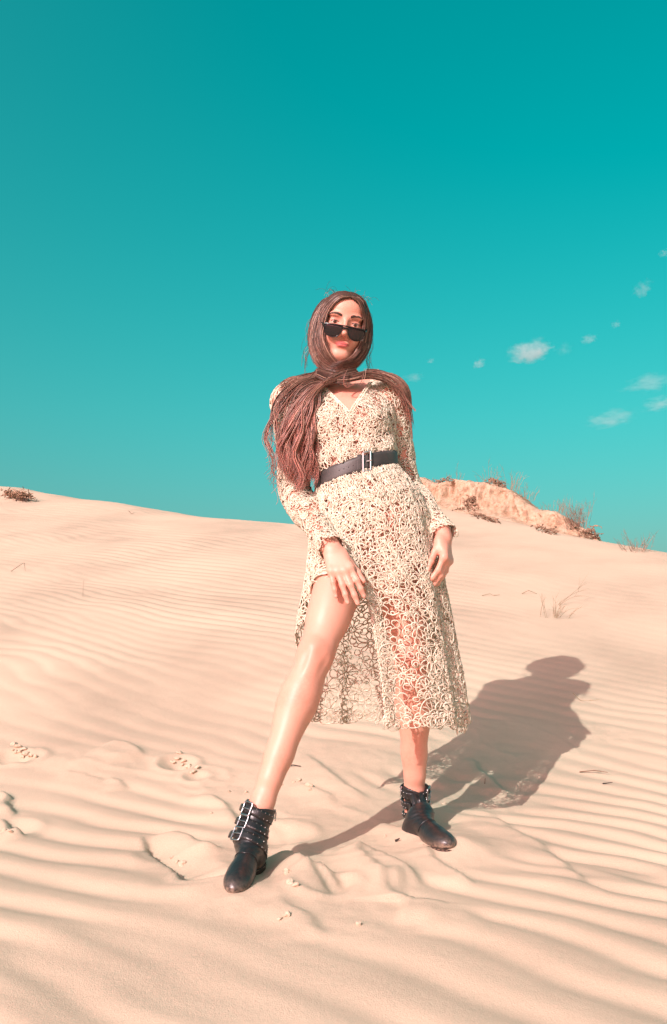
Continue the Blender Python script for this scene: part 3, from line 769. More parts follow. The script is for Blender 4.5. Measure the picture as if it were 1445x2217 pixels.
# --- pull the surface out of the field
def surface_nets(Fd, o, h):
    ins = Fd < 0
    s = [slice(None, -1), slice(1, None)]
    cnt = np.zeros(np.array(Fd.shape) - 1, np.int8)
    for a in s:
        for b_ in s:
            for c in s: cnt += ins[a, b_, c]
    act = (cnt > 0) & (cnt < 8)
    idx = np.argwhere(act)
    vid = np.full(act.shape, -1, np.int32); vid[act] = np.arange(len(idx), dtype=np.int32)
    corner = np.array([(a, b_, c) for a in (0, 1) for b_ in (0, 1) for c in (0, 1)])
    val = np.stack([Fd[idx[:, 0] + c[0], idx[:, 1] + c[1], idx[:, 2] + c[2]] for c in corner], 1).astype(float)
    acc = np.zeros((len(idx), 3)); n = np.zeros(len(idx))
    for i in range(8):
        for j in range(i + 1, 8):
            if np.abs(corner[i] - corner[j]).sum() != 1: continue
            m = (val[:, i] < 0) != (val[:, j] < 0)
            t = np.where(m, val[:, i] / np.where(m, val[:, i] - val[:, j], 1), 0)
            p = corner[i] + t[:, None] * (corner[j] - corner[i])
            acc += np.where(m[:, None], p, 0); n += m
    V = o + h * (idx + acc / n[:, None])
    quads = []
    for axn in range(3):
        a = [slice(None)] * 3; b_ = [slice(None)] * 3; a[axn] = slice(None, -1); b_[axn] = slice(1, None)
        ch = ins[tuple(a)] != ins[tuple(b_)]
        e = np.argwhere(ch)
        u, v = (axn + 1) % 3, (axn + 2) % 3
        ok = (e[:, u] > 0) & (e[:, v] > 0) & (e[:, u] < Fd.shape[u] - 1) & (e[:, v] < Fd.shape[v] - 1)
        e = e[ok]; flip = ins[e[:, 0], e[:, 1], e[:, 2]]
        def cell(du, dv):
            q = e.copy(); q[:, u] -= du; q[:, v] -= dv; return vid[q[:, 0], q[:, 1], q[:, 2]]
        Q = np.stack([cell(1, 1), cell(0, 1), cell(0, 0), cell(1, 0)], 1)
        Q[~flip] = Q[~flip][:, ::-1]
        quads.append(Q)
    return V, np.concatenate(quads)
BV, BQ = surface_nets(FLD, B0, HV)
def relax(V, Q, it=2, w=0.5):
    for _ in range(it):
        S = np.zeros_like(V); c = np.zeros(len(V))
        for k in range(4):
            np.add.at(S, Q[:, k], V[Q[:, (k + 1) % 4]] + V[Q[:, (k + 3) % 4]]); np.add.at(c, Q[:, k], 2)
        V = V * (1 - w) + w * S / np.maximum(c, 1)[:, None]
    return V
BV = relax(BV, BQ, 2, 0.5)
print('body quads', len(BQ))

def field_at(P, FLD=FLD):
    q = (np.asarray(P) - B0) / HV
    i = np.clip(np.floor(q).astype(int), 0, DIM - 2); f = np.clip(q - i, 0, 1)
    out = 0
    for a in (0, 1):
        for b_ in (0, 1):
            for c in (0, 1):
                w = (f[:, 0] if a else 1 - f[:, 0]) * (f[:, 1] if b_ else 1 - f[:, 1]) * (f[:, 2] if c else 1 - f[:, 2])
                out = out + w * FLD[i[:, 0] + a, i[:, 1] + b_, i[:, 2] + c]
    inside = np.all((q > 1) & (q < DIM - 2), 1)
    return np.where(inside, out, 1.0)
def push_out(P, off, it=4, FL=None):
    if FL is None: FL = FLD
    """move points until they lie at least off outside the body"""
    P = np.array(P, float); e = 0.004
    for _ in range(it):
        d = field_at(P, FL); m = d < off
        if not m.any(): break
        q = P[m]
        g = np.stack([field_at(q + e * I3[i], FL) - field_at(q - e * I3[i], FL) for i in range(3)], 1)
        g /= np.maximum(np.linalg.norm(g, axis=1, keepdims=True), 1e-6)
        P[m] = q + g * np.minimum(off - d[m], 0.02)[:, None]
    return P

# --- skin
m_skin, nt, b = new_mat('skin')
at = N(nt, 'ShaderNodeAttribute', attribute_name='tint')
nz = noise_node(nt, 55.0, 4); nz2 = noise_node(nt, 9.0, 3)
hs = N(nt, 'ShaderNodeMixRGB', blend_type='MULTIPLY'); hs.inputs[0].default_value = 1.0
nz3 = noise_node(nt, 140.0, 4, 0.7)
mz = N(nt, 'ShaderNodeMath', operation='MULTIPLY_ADD'); mz.inputs[1].default_value = 0.5; nt.links.new(nz3.outputs[0], mz.inputs[0]); nt.links.new(nz2.outputs[0], mz.inputs[2])
rr = ramp(nt, mz.outputs[0], [(0.50, (0.90, 0.80, 0.78)), (0.74, (0.99, 0.97, 0.96)), (0.95, (1.0, 1.0, 1.0))])
nt.links.new(at.outputs['Color'], hs.inputs[1]); nt.links.new(rr.outputs[0], hs.inputs[2])
nt.links.new(hs.outputs[0], b.inputs['Base Color'])
b.inputs['Roughness'].default_value = 0.47; b.inputs['Specular IOR Level'].default_value = 0.40
b.inputs['Subsurface Weight'].default_value = 0.18; b.inputs['Subsurface Radius'].default_value = (1.0, 0.35, 0.2); b.inputs['Subsurface Scale'].default_value = 0.006
bump(nt, b, nz3.outputs[0], 0.16, 0.0018)
SKIN = np.array([0.69, 0.350, 0.255])
tint = np.tile(np.append(SKIN, 1.0), (len(BV), 1))
hl = (BV - HC) / HS @ HM.T                                   # head coordinates
def paint(mask, c):
    tint[:, :3] = tint[:, :3] * (1 - mask[:, None]) + np.asarray(c) * mask[:, None]
front = hl[:, 1] > 0.05
lx, lu = hl[:, 0], hl[:, 2]
paint(front * 0.45 * np.exp(-((np.abs(lx) - .040) / .018) ** 2 - ((lu + .030) / .016) ** 2), (0.72, 0.25, 0.19))
paint(front * 0.35 * np.exp(-((lx) / .012) ** 2 - ((lu + .036) / .010) ** 2), (0.72, 0.27, 0.2))
paint(front * 0.5 * np.exp(-((np.abs(lx) - .031) / .016) ** 2 - ((lu - .009) / .007) ** 2), (0.55, 0.22, 0.17))
lipw = .0215
lu = lu + 3.0 * lx ** 2
up_edge = -.0568 - .0010 * np.cos(lx / .006) - .50 * np.maximum(np.abs(lx) - .005, 0)
lo_edge = -.0762 + .0105 * (np.abs(lx) / lipw) ** 2.2
lip = front * (np.abs(lx) < lipw) * sstep(-.0008, .0008, up_edge - lu) * sstep(-.0008, .0008, lu - lo_edge)
paint(lip * 0.95, (0.56, 0.135, 0.13))
paint(front * 0.8 * np.exp(-(lx / (lipw + .001)) ** 8) * np.exp(-((lu + .0657) / .0011) ** 2), (0.22, 0.05, 0.05))
for p, d, n, r in NAILS:
    q = BV - p; m = np.exp(-(np.linalg.norm(q, axis=1) / (r * 0.85)) ** 6) * ((q @ n) > -r * 0.2)
    paint(m * 0.55, (0.80, 0.52, 0.44))
for kn in ('kneeR', 'kneeL'):
    m = np.exp(-(np.linalg.norm(BV - J[kn] - [0, -.045, .0], axis=1) / .05) ** 2); paint(m * 0.55, (0.62, 0.24, 0.165))
for wq in ('wrR', 'wrL'):
    m = np.exp(-(np.linalg.norm(BV - J[wq] - [0.01, -.02, -.10], axis=1) / .07) ** 2); paint(m * 0.25, (0.70, 0.30, 0.23))

woman = empty('person', (0.03, 2.35, 0.0))
tag(woman, 'person in crochet lace dress, black belt, sunglasses and buckled boots standing on the sand', 'person')
WINV = Matrix.Translation((-0.03, -2.35, 0.0))
def child(o, parent=None):
    """parent to the woman while keeping world coordinates"""
    o.parent = woman if parent is None else parent
    if parent is None or parent is woman: o.matrix_parent_inverse = WINV
    return o
body = child(mesh_obj('body', BV, BQ, m_skin))
set_attr(body, 'tint', tint)

# --- eyes
m_eye, nt, b = new_mat('eye')
at = N(nt, 'ShaderNodeAttribute', attribute_name='tint'); nt.links.new(at.outputs['Color'], b.inputs['Base Color'])
b.inputs['Roughness'].default_value = 0.12
for s in (-1, 1):
    nu, nv = 28, 20
    th = np.linspace(0, np.pi, nv); ph = np.linspace(0, 2 * np.pi, nu, endpoint=False)
    d = np.stack([np.sin(th)[:, None] * np.cos(ph), np.cos(th)[:, None] + 0 * ph, np.sin(th)[:, None] * np.sin(ph)], -1).reshape(-1, 3)
    ctr = H(s * .031, .0645, -.001)
    P = ctr + (d @ HM) * 0.0120 * HS
    q = (np.arange(nv - 1)[:, None] * nu + np.arange(nu)[None]); q2 = (np.arange(nv - 1)[:, None] * nu + (np.arange(nu)[None] + 1) % nu)
    Q = np.stack([q, q2, q2 + nu, q + nu], -1).reshape(-1, 4)
    eo = child(mesh_obj('eye', P, Q, m_eye))
    ang = np.arccos(np.clip(d @ norm([0.0, 1, -0.12]), -1, 1))
    c = np.tile([0.74, 0.66, 0.60, 1.0], (len(P), 1))
    c[ang < 0.52] = [0.12, 0.06, 0.035, 1]; c[ang < 0.22] = [0.01, 0.01, 0.01, 1]
    set_attr(eo, 'tint', c)
# ================================================================== crochet dress: every cord is a tube
m_cord, nt, b = new_mat('crochet_cord')
n1 = noise_node(nt, 120.0, 4, .7); n2 = noise_node(nt, 600.0, 2)
r = ramp(nt, n1.outputs[0], [(0.35, (0.53, 0.44, 0.315)), (0.65, (0.80, 0.735, 0.600))])
nt.links.new(r.outputs[0], b.inputs['Base Color']); b.inputs['Roughness'].default_value = 0.75; b.inputs['Specular IOR Level'].default_value = 0.25
bump(nt, b, n2.outputs[0], 0.5, 0.001)

def loop(cx, cy, rx, ry, a, n, rg, j=0.10):
    t = np.linspace(0, 2 * np.pi, n)
    k = 1 + j * np.sin(2 * t + rg.uniform(0, 6)) + j * np.sin(3 * t + rg.uniform(0, 6))
    x = rx * np.cos(t) * k; y = ry * np.sin(t) * k
    P = np.stack([cx + x * math.cos(a) - y * math.sin(a), cy + x * math.sin(a) + y * math.cos(a)], 1)
    P[-1] = P[0]; return P
def lace(W, Hh, seed, R=(.025, .037), fill=1.0, edge=()):
    """flower wheels and small rings spread over a W x Hh sheet; returns closed planar cords"""
    rg = np.random.default_rng(seed); out = []
    n_try = int(W * Hh / 0.0030 * 55)
    def pack(xs, ys, rs, k, ok=None):
        """greedy packing on a coarse cell grid"""
        cell = 2 * max(rs) * k; gridc = {}; kept = []
        for x, y, r_ in zip(xs.tolist(), ys.tolist(), rs.tolist()):
            i, j = int(x / cell), int(y / cell); good = True
            for a in (i - 1, i, i + 1):
                for b_ in (j - 1, j, j + 1):
                    for (p, q, c) in gridc.get((a, b_), ()):
                        if (x - p) ** 2 + (y - q) ** 2 < ((r_ + c) * k) ** 2: good = False; break
                    if not good: break
                if not good: break
            if good: gridc.setdefault((i, j), []).append((x, y, r_)); kept.append((x, y, r_))
        return kept
    C = pack(rg.uniform(0, W, n_try), rg.uniform(-.005, Hh + .005, n_try), rg.uniform(*R, n_try), .89)
    for x, y, r_ in C:
        n = int(rg.integers(7, 11)); a0 = rg.uniform(0, 6)
        out.append(loop(x, y, r_ * .17, r_ * .17, 0, 9, rg))
        out.append(loop(x, y, r_ * .30, r_ * .30, 0, 12, rg, .10))
        for k in range(n):
            a = a0 + k * 2 * np.pi / n + rg.normal(0, .07); L = r_ * rg.uniform(.86, 1.06)
            rad = (L + r_ * .26) / 2; out.append(loop(x + rad * math.cos(a), y + rad * math.sin(a), (L - r_ * .26) / 2, rad * math.sin(np.pi / n) * rg.uniform(.55, .95), a, 13, rg))
        if rg.uniform() < .5: out.append(loop(x, y, r_ * 1.02, r_ * 1.02, 0, 30, rg, .03))
    CA = np.array(C)
    m = int(W * Hh / 0.0002 * 4 * fill)
    xs, ys, rs = rg.uniform(0, W, m), rg.uniform(0, Hh, m), rg.uniform(.0060, .0125, m)
    dmin = np.min(np.hypot(xs[:, None] - CA[None, :, 0], ys[:, None] - CA[None, :, 1]) - CA[None, :, 2], 1); okm = dmin > -rs * .35
    for x, y, r_ in pack(xs[okm], ys[okm], rs[okm], .86 / fill ** .5):
        out.append(loop(x, y, r_, r_ * rg.uniform(.7, 1.15), rg.uniform(0, 3), 10, rg, .08))
        if rg.uniform() < .25: out.append(loop(x, y, r_ * .5, r_ * .5, 0, 7, rg))
    for _ in range(int(W * Hh / 0.0011)):          # loose connecting threads
        x, y, a = rg.uniform(0, W), rg.uniform(0, min(Hh, .42)), rg.uniform(0, 6.28); L = rg.uniform(.02, .05); q = np.linspace(0, 1, 9)
        w_ = rg.uniform(.003, .007) * np.sin(q * rg.uniform(5, 11) + rg.uniform(0, 6))
        out.append(np.stack([x + L * q * math.cos(a) - w_ * math.sin(a), y + L * q * math.sin(a) + w_ * math.cos(a)], 1))
    for pts in edge: out.extend(pts)
    return out
def cords(T, curves, fmap, keep, rad, off, rg, FL=None):
    """map planar cords onto the cloth, cut them where there is no cloth, and lay tubes"""
    n = [len(c) for c in curves]; A = np.concatenate(curves)
    P = fmap(A[:, 0], A[:, 1]); k = keep(A[:, 0], A[:, 1], P)
    P = push_out(P, off, 5, FL)
    i = 0
    for m in n:
        p = P[i:i + m]; kk = k[i:i + m]; i += m
        p = p + rg.normal(0, .0009, 3)
        if kk.all(): T.add(p, rad * rg.uniform(.9, 1.2), 3)
        elif kk.any():
            e = np.flatnonzero(np.diff(np.concatenate([[0], kk.astype(int), [0]])))
            for a, b_ in zip(e[::2], e[1::2]):
                if b_ - a > 2: T.add(p[a:b_], rad, 3)
rgD = np.random.default_rng(5)
dress = child(empty('dress'))
dress.matrix_parent_inverse = WINV
dress['label'] = 'cream crochet lace midi dress with long sleeves and a high slit'

# ---- skirt
KZ = np.array([.30, .35, .45, .60, .75, .88, .95, 1.00, 1.035, 1.06])
KX = np.array([.140, .138, .132, .121, .112, .100, .088, .076, .066, .062])
KY = np.array([2.585, 2.58, 2.57, 2.56, 2.55, 2.548, 2.55, 2.555, 2.558, 2.560])
KA = np.array([.226, .222, .216, .203, .187, .170, .152, .130, .116, .111])
KB = np.array([.174, .172, .165, .155, .142, .128, .116, .102, .092, .089])
AFZ = np.array([.30, .45, .60, .68, .72, .80, 1.1]); AF = np.radians([-91, -92, -95, -98, -100, -104, -104])
AEZ = np.array([.30, .36, .45, .54, .60, .65, .685, .71, .74, 1.1]); AE = np.radians([-199, -197, -188, -176, -160, -140, -120, -108, -104.5, -104.4])
ZTOP = 1.045; ZH = 0.352; RREF = 0.185
def skirt_map(s, t):
    """s: way round in metres from the front edge, t: metres down from the belt"""
    z = ZTOP - t
    al = np.interp(z, AFZ, AF) + s / RREF
    a = np.interp(z, KZ, KA); b_ = np.interp(z, KZ, KB)
    low = sstep(1.0, .45, z) if False else np.clip((1.0 - z) / .6, 0, 1)
    fold = 1 + low * (.042 * np.sin(7 * al + 1.0 + 1.2 * z) + .030 * np.sin(12 * al + 2.1 + 3 * z)) + .010 * np.sin(17 * al) * np.clip((z - .75) / .2, 0, 1)
    fold = fold + .13 * np.exp(-((al - 3.25) / .55) ** 2) * np.exp(-((z - .58) / .13) ** 2)
    x = np.interp(z, KZ, KX) + a * np.cos(al) * fold; y = np.interp(z, KZ, KY) + b_ * np.sin(al) * fold
    til = np.interp(z, [.35, .7, .95, 1.05], [-.02, .04, .22, .30])
    return np.stack([x, y, z + til * (x - .085)], 1)
def skirt_keep(s, t, P):
    z = ZTOP - t; al = np.interp(z, AFZ, AF) + s / RREF
    P_ = P[:, 2] - (1.045 + .30 * (P[:, 0] - .075))
    return (P_ < -.018) & (s >= -.004) & (al <= np.interp(z, AEZ, AE) + 2 * np.pi + .01) & (z > ZH - .018)
T = Tubes()
edge = []
zz = np.linspace(.70, ZH, 34)
for z in zz:      # scalloped borders of the slit
    for s_ in (0.004, (np.interp(z, AEZ, AE) + 2 * np.pi - np.interp(z, AFZ, AF)) * RREF - .006):
        edge.append([loop(s_, ZTOP - z, .010, .009, rgD.uniform(0, 3), 11, rgD), loop(s_, ZTOP - z + .005, .005, .005, 0, 8, rgD)])
smax = (np.interp(ZH, AEZ, AE) + 2 * np.pi - np.interp(ZH, AFZ, AF)) * RREF
for s_ in np.arange(.0, smax, .021):   # hem
    hz_ = .007 * math.sin(s_ * 38) + rgD.normal(0, .002); rw = rgD.uniform(.8, 1.3)
    edge.append([loop(s_, ZTOP - ZH - .002 + hz_, .0125 * rw, .011 * rw, 0, 13, rgD), loop(s_ + .01, ZTOP - ZH - .020, .008, .007, 0, 9, rgD), loop(s_ + .004, ZTOP - ZH + hz_, .006, .006, 0, 8, rgD)])
curves = lace(2 * np.pi * RREF, ZTOP - ZH - .006, 21, fill=1.0, edge=edge)
cords(T, curves, skirt_map, lambda s, t, P: skirt_keep(s, t, P) | ((ZTOP - t) <= ZH + .012) & ((ZTOP - t) > ZH - .03) & (s < smax) & (s > -.01), .0018, .006, rgD, FLD_TORSO)
# a second, tighter course over the hips where the photograph shows almost no gaps
c2 = lace(2 * np.pi * RREF, .34, 22, R=(.026, .038), fill=.25)
cords(T, c2, skirt_map, skirt_keep, .0017, .0035, rgD, FLD_TORSO)
# front placket: a double cord down the edge and the side seam
for s_ in (.002, .44):
    t_ = np.linspace(.0 if s_ > .1 else .33, ZTOP - ZH - .004, 120); sw = s_ + .0015 * np.sin(t_ * 330)
    P = push_out(skirt_map(sw, t_), .006, 4, FLD_TORSO); T.add(P, .0020, 4)
sk = child(T.build('skirt', m_cord), dress)
print('skirt quads', len(sk.data.polygons))

# ---- bodice
def bod_map(s, t):
    z = 1.015 + t; al = s / .13
    ca, sa = np.cos(al), np.sin(al)
    cx, cy, a, b_ = torso_par(z)
    R = torso_R(ca, sa, z) + .012 + .010 * np.exp(-((z - 1.09) / .03) ** 2) + .004 * np.sin(9 * al) * np.exp(-((z - 1.08) / .04) ** 2)
    x = cx + R * ca; y = cy + R * sa
    til = np.interp(z, [1.0, 1.06, 1.18, 1.30], [.28, .24, .08, 0])
    return np.stack([x, y, z + til * (x - .06)], 1)
def in_v(P):
    return (P[:, 1] < 2.64) & (P[:, 2] > 1.205) & (np.abs(P[:, 0] - .046 + (P[:, 2] - 1.2) * .12) < (P[:, 2] - 1.205) * .62 + .002)
def bod_keep(s, t, P):
    d = field_at(P, FLD_TORSO); return (~in_v(P)) & (d > -.030) & (t < .335) & (P[:, 2] - (1.045 + .30 * (P[:, 0] - .075)) > .019)
T = Tubes()
edge = []
cords(T, lace(2 * np.pi * .13, .34, 31, R=(.020, .030), fill=.9), bod_map, bod_keep, .0016, .007, rgD, FLD_TORSO)
cords(T, lace(2 * np.pi * .13, .34, 32, R=(.022, .032), fill=.2), bod_map, bod_keep, .0015, .003, rgD, FLD_TORSO)
for sg in (-1, 1):   # turned neckline edge
    for q in range(2):
        zz_ = np.linspace(1.200, 1.315, 60); hw = (zz_ - 1.205) * .62 + .004 + q * .007
        x_ = .046 - (zz_ - 1.2) * .12 + sg * hw + .0015 * np.sin(zz_ * 900 + q)
        P = np.stack([x_, np.interp(zz_, [1.2, 1.32], [2.49, 2.57]), zz_], 1)
        T.add(push_out(P, .010), .0024, 5)
        for k in range(0, 60, 5):
            pass
bo = child(T.build('bodice', m_cord), dress)

# ---- sleeves
def sleeve(pts, rads, seed, side):
    C = spline(pts, 60); Lc = np.concatenate([[0], np.cumsum(np.linalg.norm(np.diff(C, axis=0), axis=1))]); L = Lc[-1]
    Tg = np.gradient(C, axis=0); Tg /= np.linalg.norm(Tg, axis=1, keepdims=True)
    A = np.cross(Tg, [0.0, 1.0, 0.0]); A /= np.linalg.norm(A, axis=1, keepdims=True); Bn = np.cross(Tg, A)
    def fm(s, t):
        al = s / .048; t = np.clip(t, -.02, L + .03); k = np.clip(t, 0, L)
        I = lambda M: np.stack([np.interp(k, Lc, M[:, i]) for i in range(3)], 1)
        R = np.interp(k / L, np.linspace(0, 1, len(rads)), rads) * (1 + .04 * np.sin(3 * al + 14 * t) + .03 * np.sin(40 * t + al))
        c = I(C) + (t - k)[:, None] * I(Tg)
        return c + R[:, None] * (np.cos(al)[:, None] * I(A) + np.sin(al)[:, None] * I(Bn))
    T = Tubes(); W = 2 * np.pi * .048
    edge = [[loop(s_, L + .002, .010, .009, 0, 11, rgD), loop(s_ + .008, L - .010, .006, .006, 0, 8, rgD)] for s_ in np.arange(0, W, .018)]
    def kp(s, t, P):
        cx, cy, a, b_ = torso_par(P[:, 2]); ins = ((P[:, 0] - cx) / (a + .004)) ** 2 + ((P[:, 1] - cy) / (b_ + .004)) ** 2 < 1
        return ~(ins & (P[:, 2] < 1.33) & (P[:, 2] > .9) & (t < .2))
    cords(T, lace(W, L, seed, R=(.016, .026), fill=1.0, edge=edge), fm, kp, .0017, .004, rgD)
    return child(T.build('sleeve', m_cord), dress)
s1 = sleeve([J['shR'] + [.03, 0, .015], J['shR'] + [-.006, -.002, -.03], (J['shR'] + J['elR']) / 2, J['elR'] + [-.004, .004, 0], (J['elR'] * .5 + J['wrR'] * .5), J['wrR'] - norm(J['wrR'] - J['elR']) * .004],
            [.047, .051, .047, .045, .044, .042, .039, .036, .032, .031, .036], 41, -1)
s2 = sleeve([J['shL'] + [-.03, 0, .015], J['shL'] + [.006, -.002, -.03], (J['shL'] + J['elL']) / 2, J['elL'] + [.002, .004, 0], (J['elL'] * .5 + J['wrL'] * .5), J['wrL'] - norm(J['wrL'] - J['elL']) * .012],
            [.047, .051, .047, .045, .044, .042, .039, .036, .032, .031, .036], 42, 1)

# ================================================================== belt
m_leather, nt, b = new_mat('grey_black_leather')
n1 = noise_node(nt, 14.0, 5, .6); n2 = noise_node(nt, 260.0, 3)
r = ramp(nt, n1.outputs[0], [(0.3, (0.030, 0.027, 0.026)), (0.7, (0.075, 0.066, 0.060))])
nt.links.new(r.outputs[0], b.inputs['Base Color']); b.inputs['Roughness'].default_value = 0.5; b.inputs['Specular IOR Level'].default_value = 0.5
bump(nt, b, n2.outputs[0], 0.25, 0.001)
m_steel = plain('brushed_steel', (0.55, 0.54, 0.52), 0.28, 0.5, 1.0, var=.1)
m_hole = plain('punched_hole', (0.01, 0.01, 0.01), 0.9, .1)
def belt_pt(al, w, off):
    """al: way round, w: height in the strap (-1..1), off: outwards"""
    al = np.asarray(al, float); z0 = 1.045 + w * .0225
    a = np.interp(z0, KZ, KA); b_ = np.interp(z0, KZ, KB)
    R = 1 / np.sqrt((np.cos(al) / .113) ** 2 + (np.sin(al) / .089) ** 2) + off + .0025
    x = .065 + R * np.cos(al); y = 2.560 + R * np.sin(al)
    return np.stack([x, y, z0 + .30 * (x - .075) + 0 * al], -1)
def strip(P_in, P_out, closed):
    """P_in/P_out: (n, m, 3) inner and outer faces of a strap"""
    n, m, _ = P_in.shape
    ring = np.concatenate([P_out, P_in[:, ::-1]], 1); k = 2 * m
    V = ring.reshape(-1, 3); N_ = n if closed else n - 1
    i = np.arange(N_)[:, None]; j = np.arange(k)[None]; j2 = (j + 1) % k; i2 = (i + 1) % n
    Q = np.stack([i * k + j, i2 * k + j, i2 * k + j2, i * k + j2], -1).reshape(-1, 4)
    F = [tuple(q) for q in Q]
    if not closed: F += [tuple(range(k)), tuple((n - 1) * k + np.arange(k)[::-1])]
    return V, F
als = np.linspace(0, 2 * np.pi, 160, endpoint=False)
ws = np.linspace(-1, 1, 6)
ou = np.stack([belt_pt(als, w, .0035 - .001 * (abs(w) > .9)) for w in ws], 1); inn = np.stack([belt_pt(als, w, 0.0) for w in ws], 1)
V, Fc = strip(inn, ou, True)
belt = child(mesh_obj('belt', V, Fc, m_leather)); belt['label'] = 'wide dark grey leather belt worn askew at the waist'
def on_belt(name, a0, a1, w0, w1, o0, o1, mat):
    aa = np.linspace(a0, a1, 10); ww = np.linspace(w0, w1, 5)
    V, Fc = strip(np.stack([belt_pt(aa, w, o0) for w in ww], 1), np.stack([belt_pt(aa, w, o1) for w in ww], 1), False)
    return child(mesh_obj(name, V, Fc, mat), belt)
A_B = math.radians(-73)                                       # where the buckle sits
on_belt('keeper_loop', A_B - .30, A_B - .19, -1.14, 1.14, .0035, .0075, m_leather)
on_belt('strap_end', A_B - .18, A_B + .02, -.97, .97, .0037, .0062, m_leather)
T = Tubes()
q = [(A_B - .13, -1.2), (A_B - .13, 1.2), (A_B + .075, 1.2), (A_B + .075, -1.2), (A_B - .13, -1.2)]
for (a0, w0), (a1, w1) in zip(q[:-1], q[1:]):
    P = np.array([belt_pt(a0 + (a1 - a0) * t, w0 + (w1 - w0) * t, .0085) for t in np.linspace(0, 1, 7)])
    T.add(P, .0030, 8)
child(T.build('buckle_frame', m_steel), belt)
T = Tubes(); T.add(np.array([belt_pt(A_B + .09 - .13 * t, .02, .0105 - .003 * t) for t in np.linspace(0, 1, 6)]), .0024, 8)
child(T.build('buckle_prong', m_steel), belt)
for k in range(4):
    a = A_B - .42 - k * .135
    on_belt('belt_hole', a, a + .020, -.05, .06, .0034, .0038, m_hole)
# ================================================================== hair
m_hair, nt, b = new_mat('hair')
at = N(nt, 'ShaderNodeAttribute', attribute_name='tint'); nt.links.new(at.outputs['Color'], b.inputs['Base Color'])
b.inputs['Roughness'].default_value = 0.38; b.inputs['Specular IOR Level'].default_value = 0.45
ROOT = np.array([.036, .020, .015]); MID = np.array([.165, .080, .056]); TIP = np.array([.33, .120, .085]); LITE = np.array([.38, .24, .17])
def strand_col(n, f0, f1, rg):
    f = np.linspace(f0, f1, n)[:, None]
    c = np.where(f < .5, ROOT + (MID - ROOT) * f * 2, MID + (TIP - MID) * (f - .5) * 2)
    u = rg.uniform()
    if u < .30: c = c * .45 + LITE * rg.uniform(.3, .75)
    c = c * rg.uniform(.35, 1.7)
    return np.concatenate([c, np.ones((n, 1))], 1)
rgH = np.random.default_rng(77)
HT = Tubes(); HB = Tubes()
def sheet(inner, outer, n, thick, rad, f0, f1, wave=0.0, nseg=26, off=.006, cut=(1.0, 1.0), base=0, jitter=.003, fan=None, clump=.0):
    """strands between two guide curves (same number of points); thick: scatter in depth"""
    nseg = int(nseg * .8); A = spline(inner, nseg); Bq = spline(outer, nseg); todo = []
    K = max(1, int(clump)); ck = [(rgH.uniform(-.3, .3), rgH.uniform(0, 6), rgH.uniform(8, 13), rgH.uniform(*cut), rgH.normal(0, 1, 3)) for _ in range(K + 1)]
    def make(w, dz, r_, T, wv, sides, col=True, c=1.0):
        q = ck[min(K, int(w * K))]
        if clump: c = min(1.0, q[3] * rgH.uniform(.93, 1.05))
        m = max(6, int(nseg * c))
        t = np.linspace(0, c, m)[:, None]
        wc = (int(w * K) + .5 + q[0]) / K
        we = w + (wc - w) * .60 * np.clip(t * 1.25 - .15, 0, 1) if clump else w
        P = A[:m] * (1 - we) + Bq[:m] * we
        P = P + np.array([0, dz, 0]) * (0.4 + .6 * t) * (1 - .6 * t * bool(clump)) + rgH.normal(0, jitter, 3) * (0.3 + t * (.4 if clump else 1))
        if wv:
            ph = q[1] if clump else rgH.uniform(0, 6) * .35 + w * 9; fr = q[2] if clump else rgH.uniform(9, 13)
            P = P + wv * t * np.stack([np.sin(fr * t[:, 0] * 1.6 + ph), .6 * np.cos(fr * t[:, 0] * 1.6 + ph * 1.3), .25 * np.sin(fr * 2 * t[:, 0])], 1)
            P = P + (q[4] * .7 + rgH.normal(0, 1, 3) * .35) * wv * t ** 2
        R = r_ * np.interp(np.linspace(0, 1, m), [0, .1, .7, 1], [.7, 1, .9, .25])
        todo.append((col, T, P, R, sides, strand_col(m, f0, f0 + (f1 - f0) * c, rgH) if col else np.append(ROOT * 1.1 + .4 * (MID - ROOT) * f1, 1.0)))
    for i in range(base):
        make((i + .5) / base, 0.011, .0066, HB, wave * .5, 5, False, cut[0] * .90)
    for i in range(n):
        w = rgH.uniform(0, 1)
        make(w, rgH.uniform(-thick, thick * .5), rad * rgH.uniform(.6, 1.3), HT, wave, 3, True, rgH.uniform(*cut))
    for flag in (False, True):
        L = [q for q in todo if q[0] == flag]
        if not L: continue
        A_ = push_out(np.concatenate([q[2] for q in L]), off if flag else off * .25, 4); i = 0
        for q in L:
            m = len(q[2]); q[1].add(A_[i:i + m], q[3], q[4], q[5]); i += m
def W_(pts): return np.array([U(*p) for p in pts])
# head top: strands leave the parting and sweep down both sides of the face; the two curtains cross under the chin
pF, pB = H(.004, .070, .082), H(.004, -.06, .102)           # parting, front and back
def par(f): return H(.004, .076 - .14 * f, .078 + .024 * math.sin(min(1, f * 1.5) * 1.57))
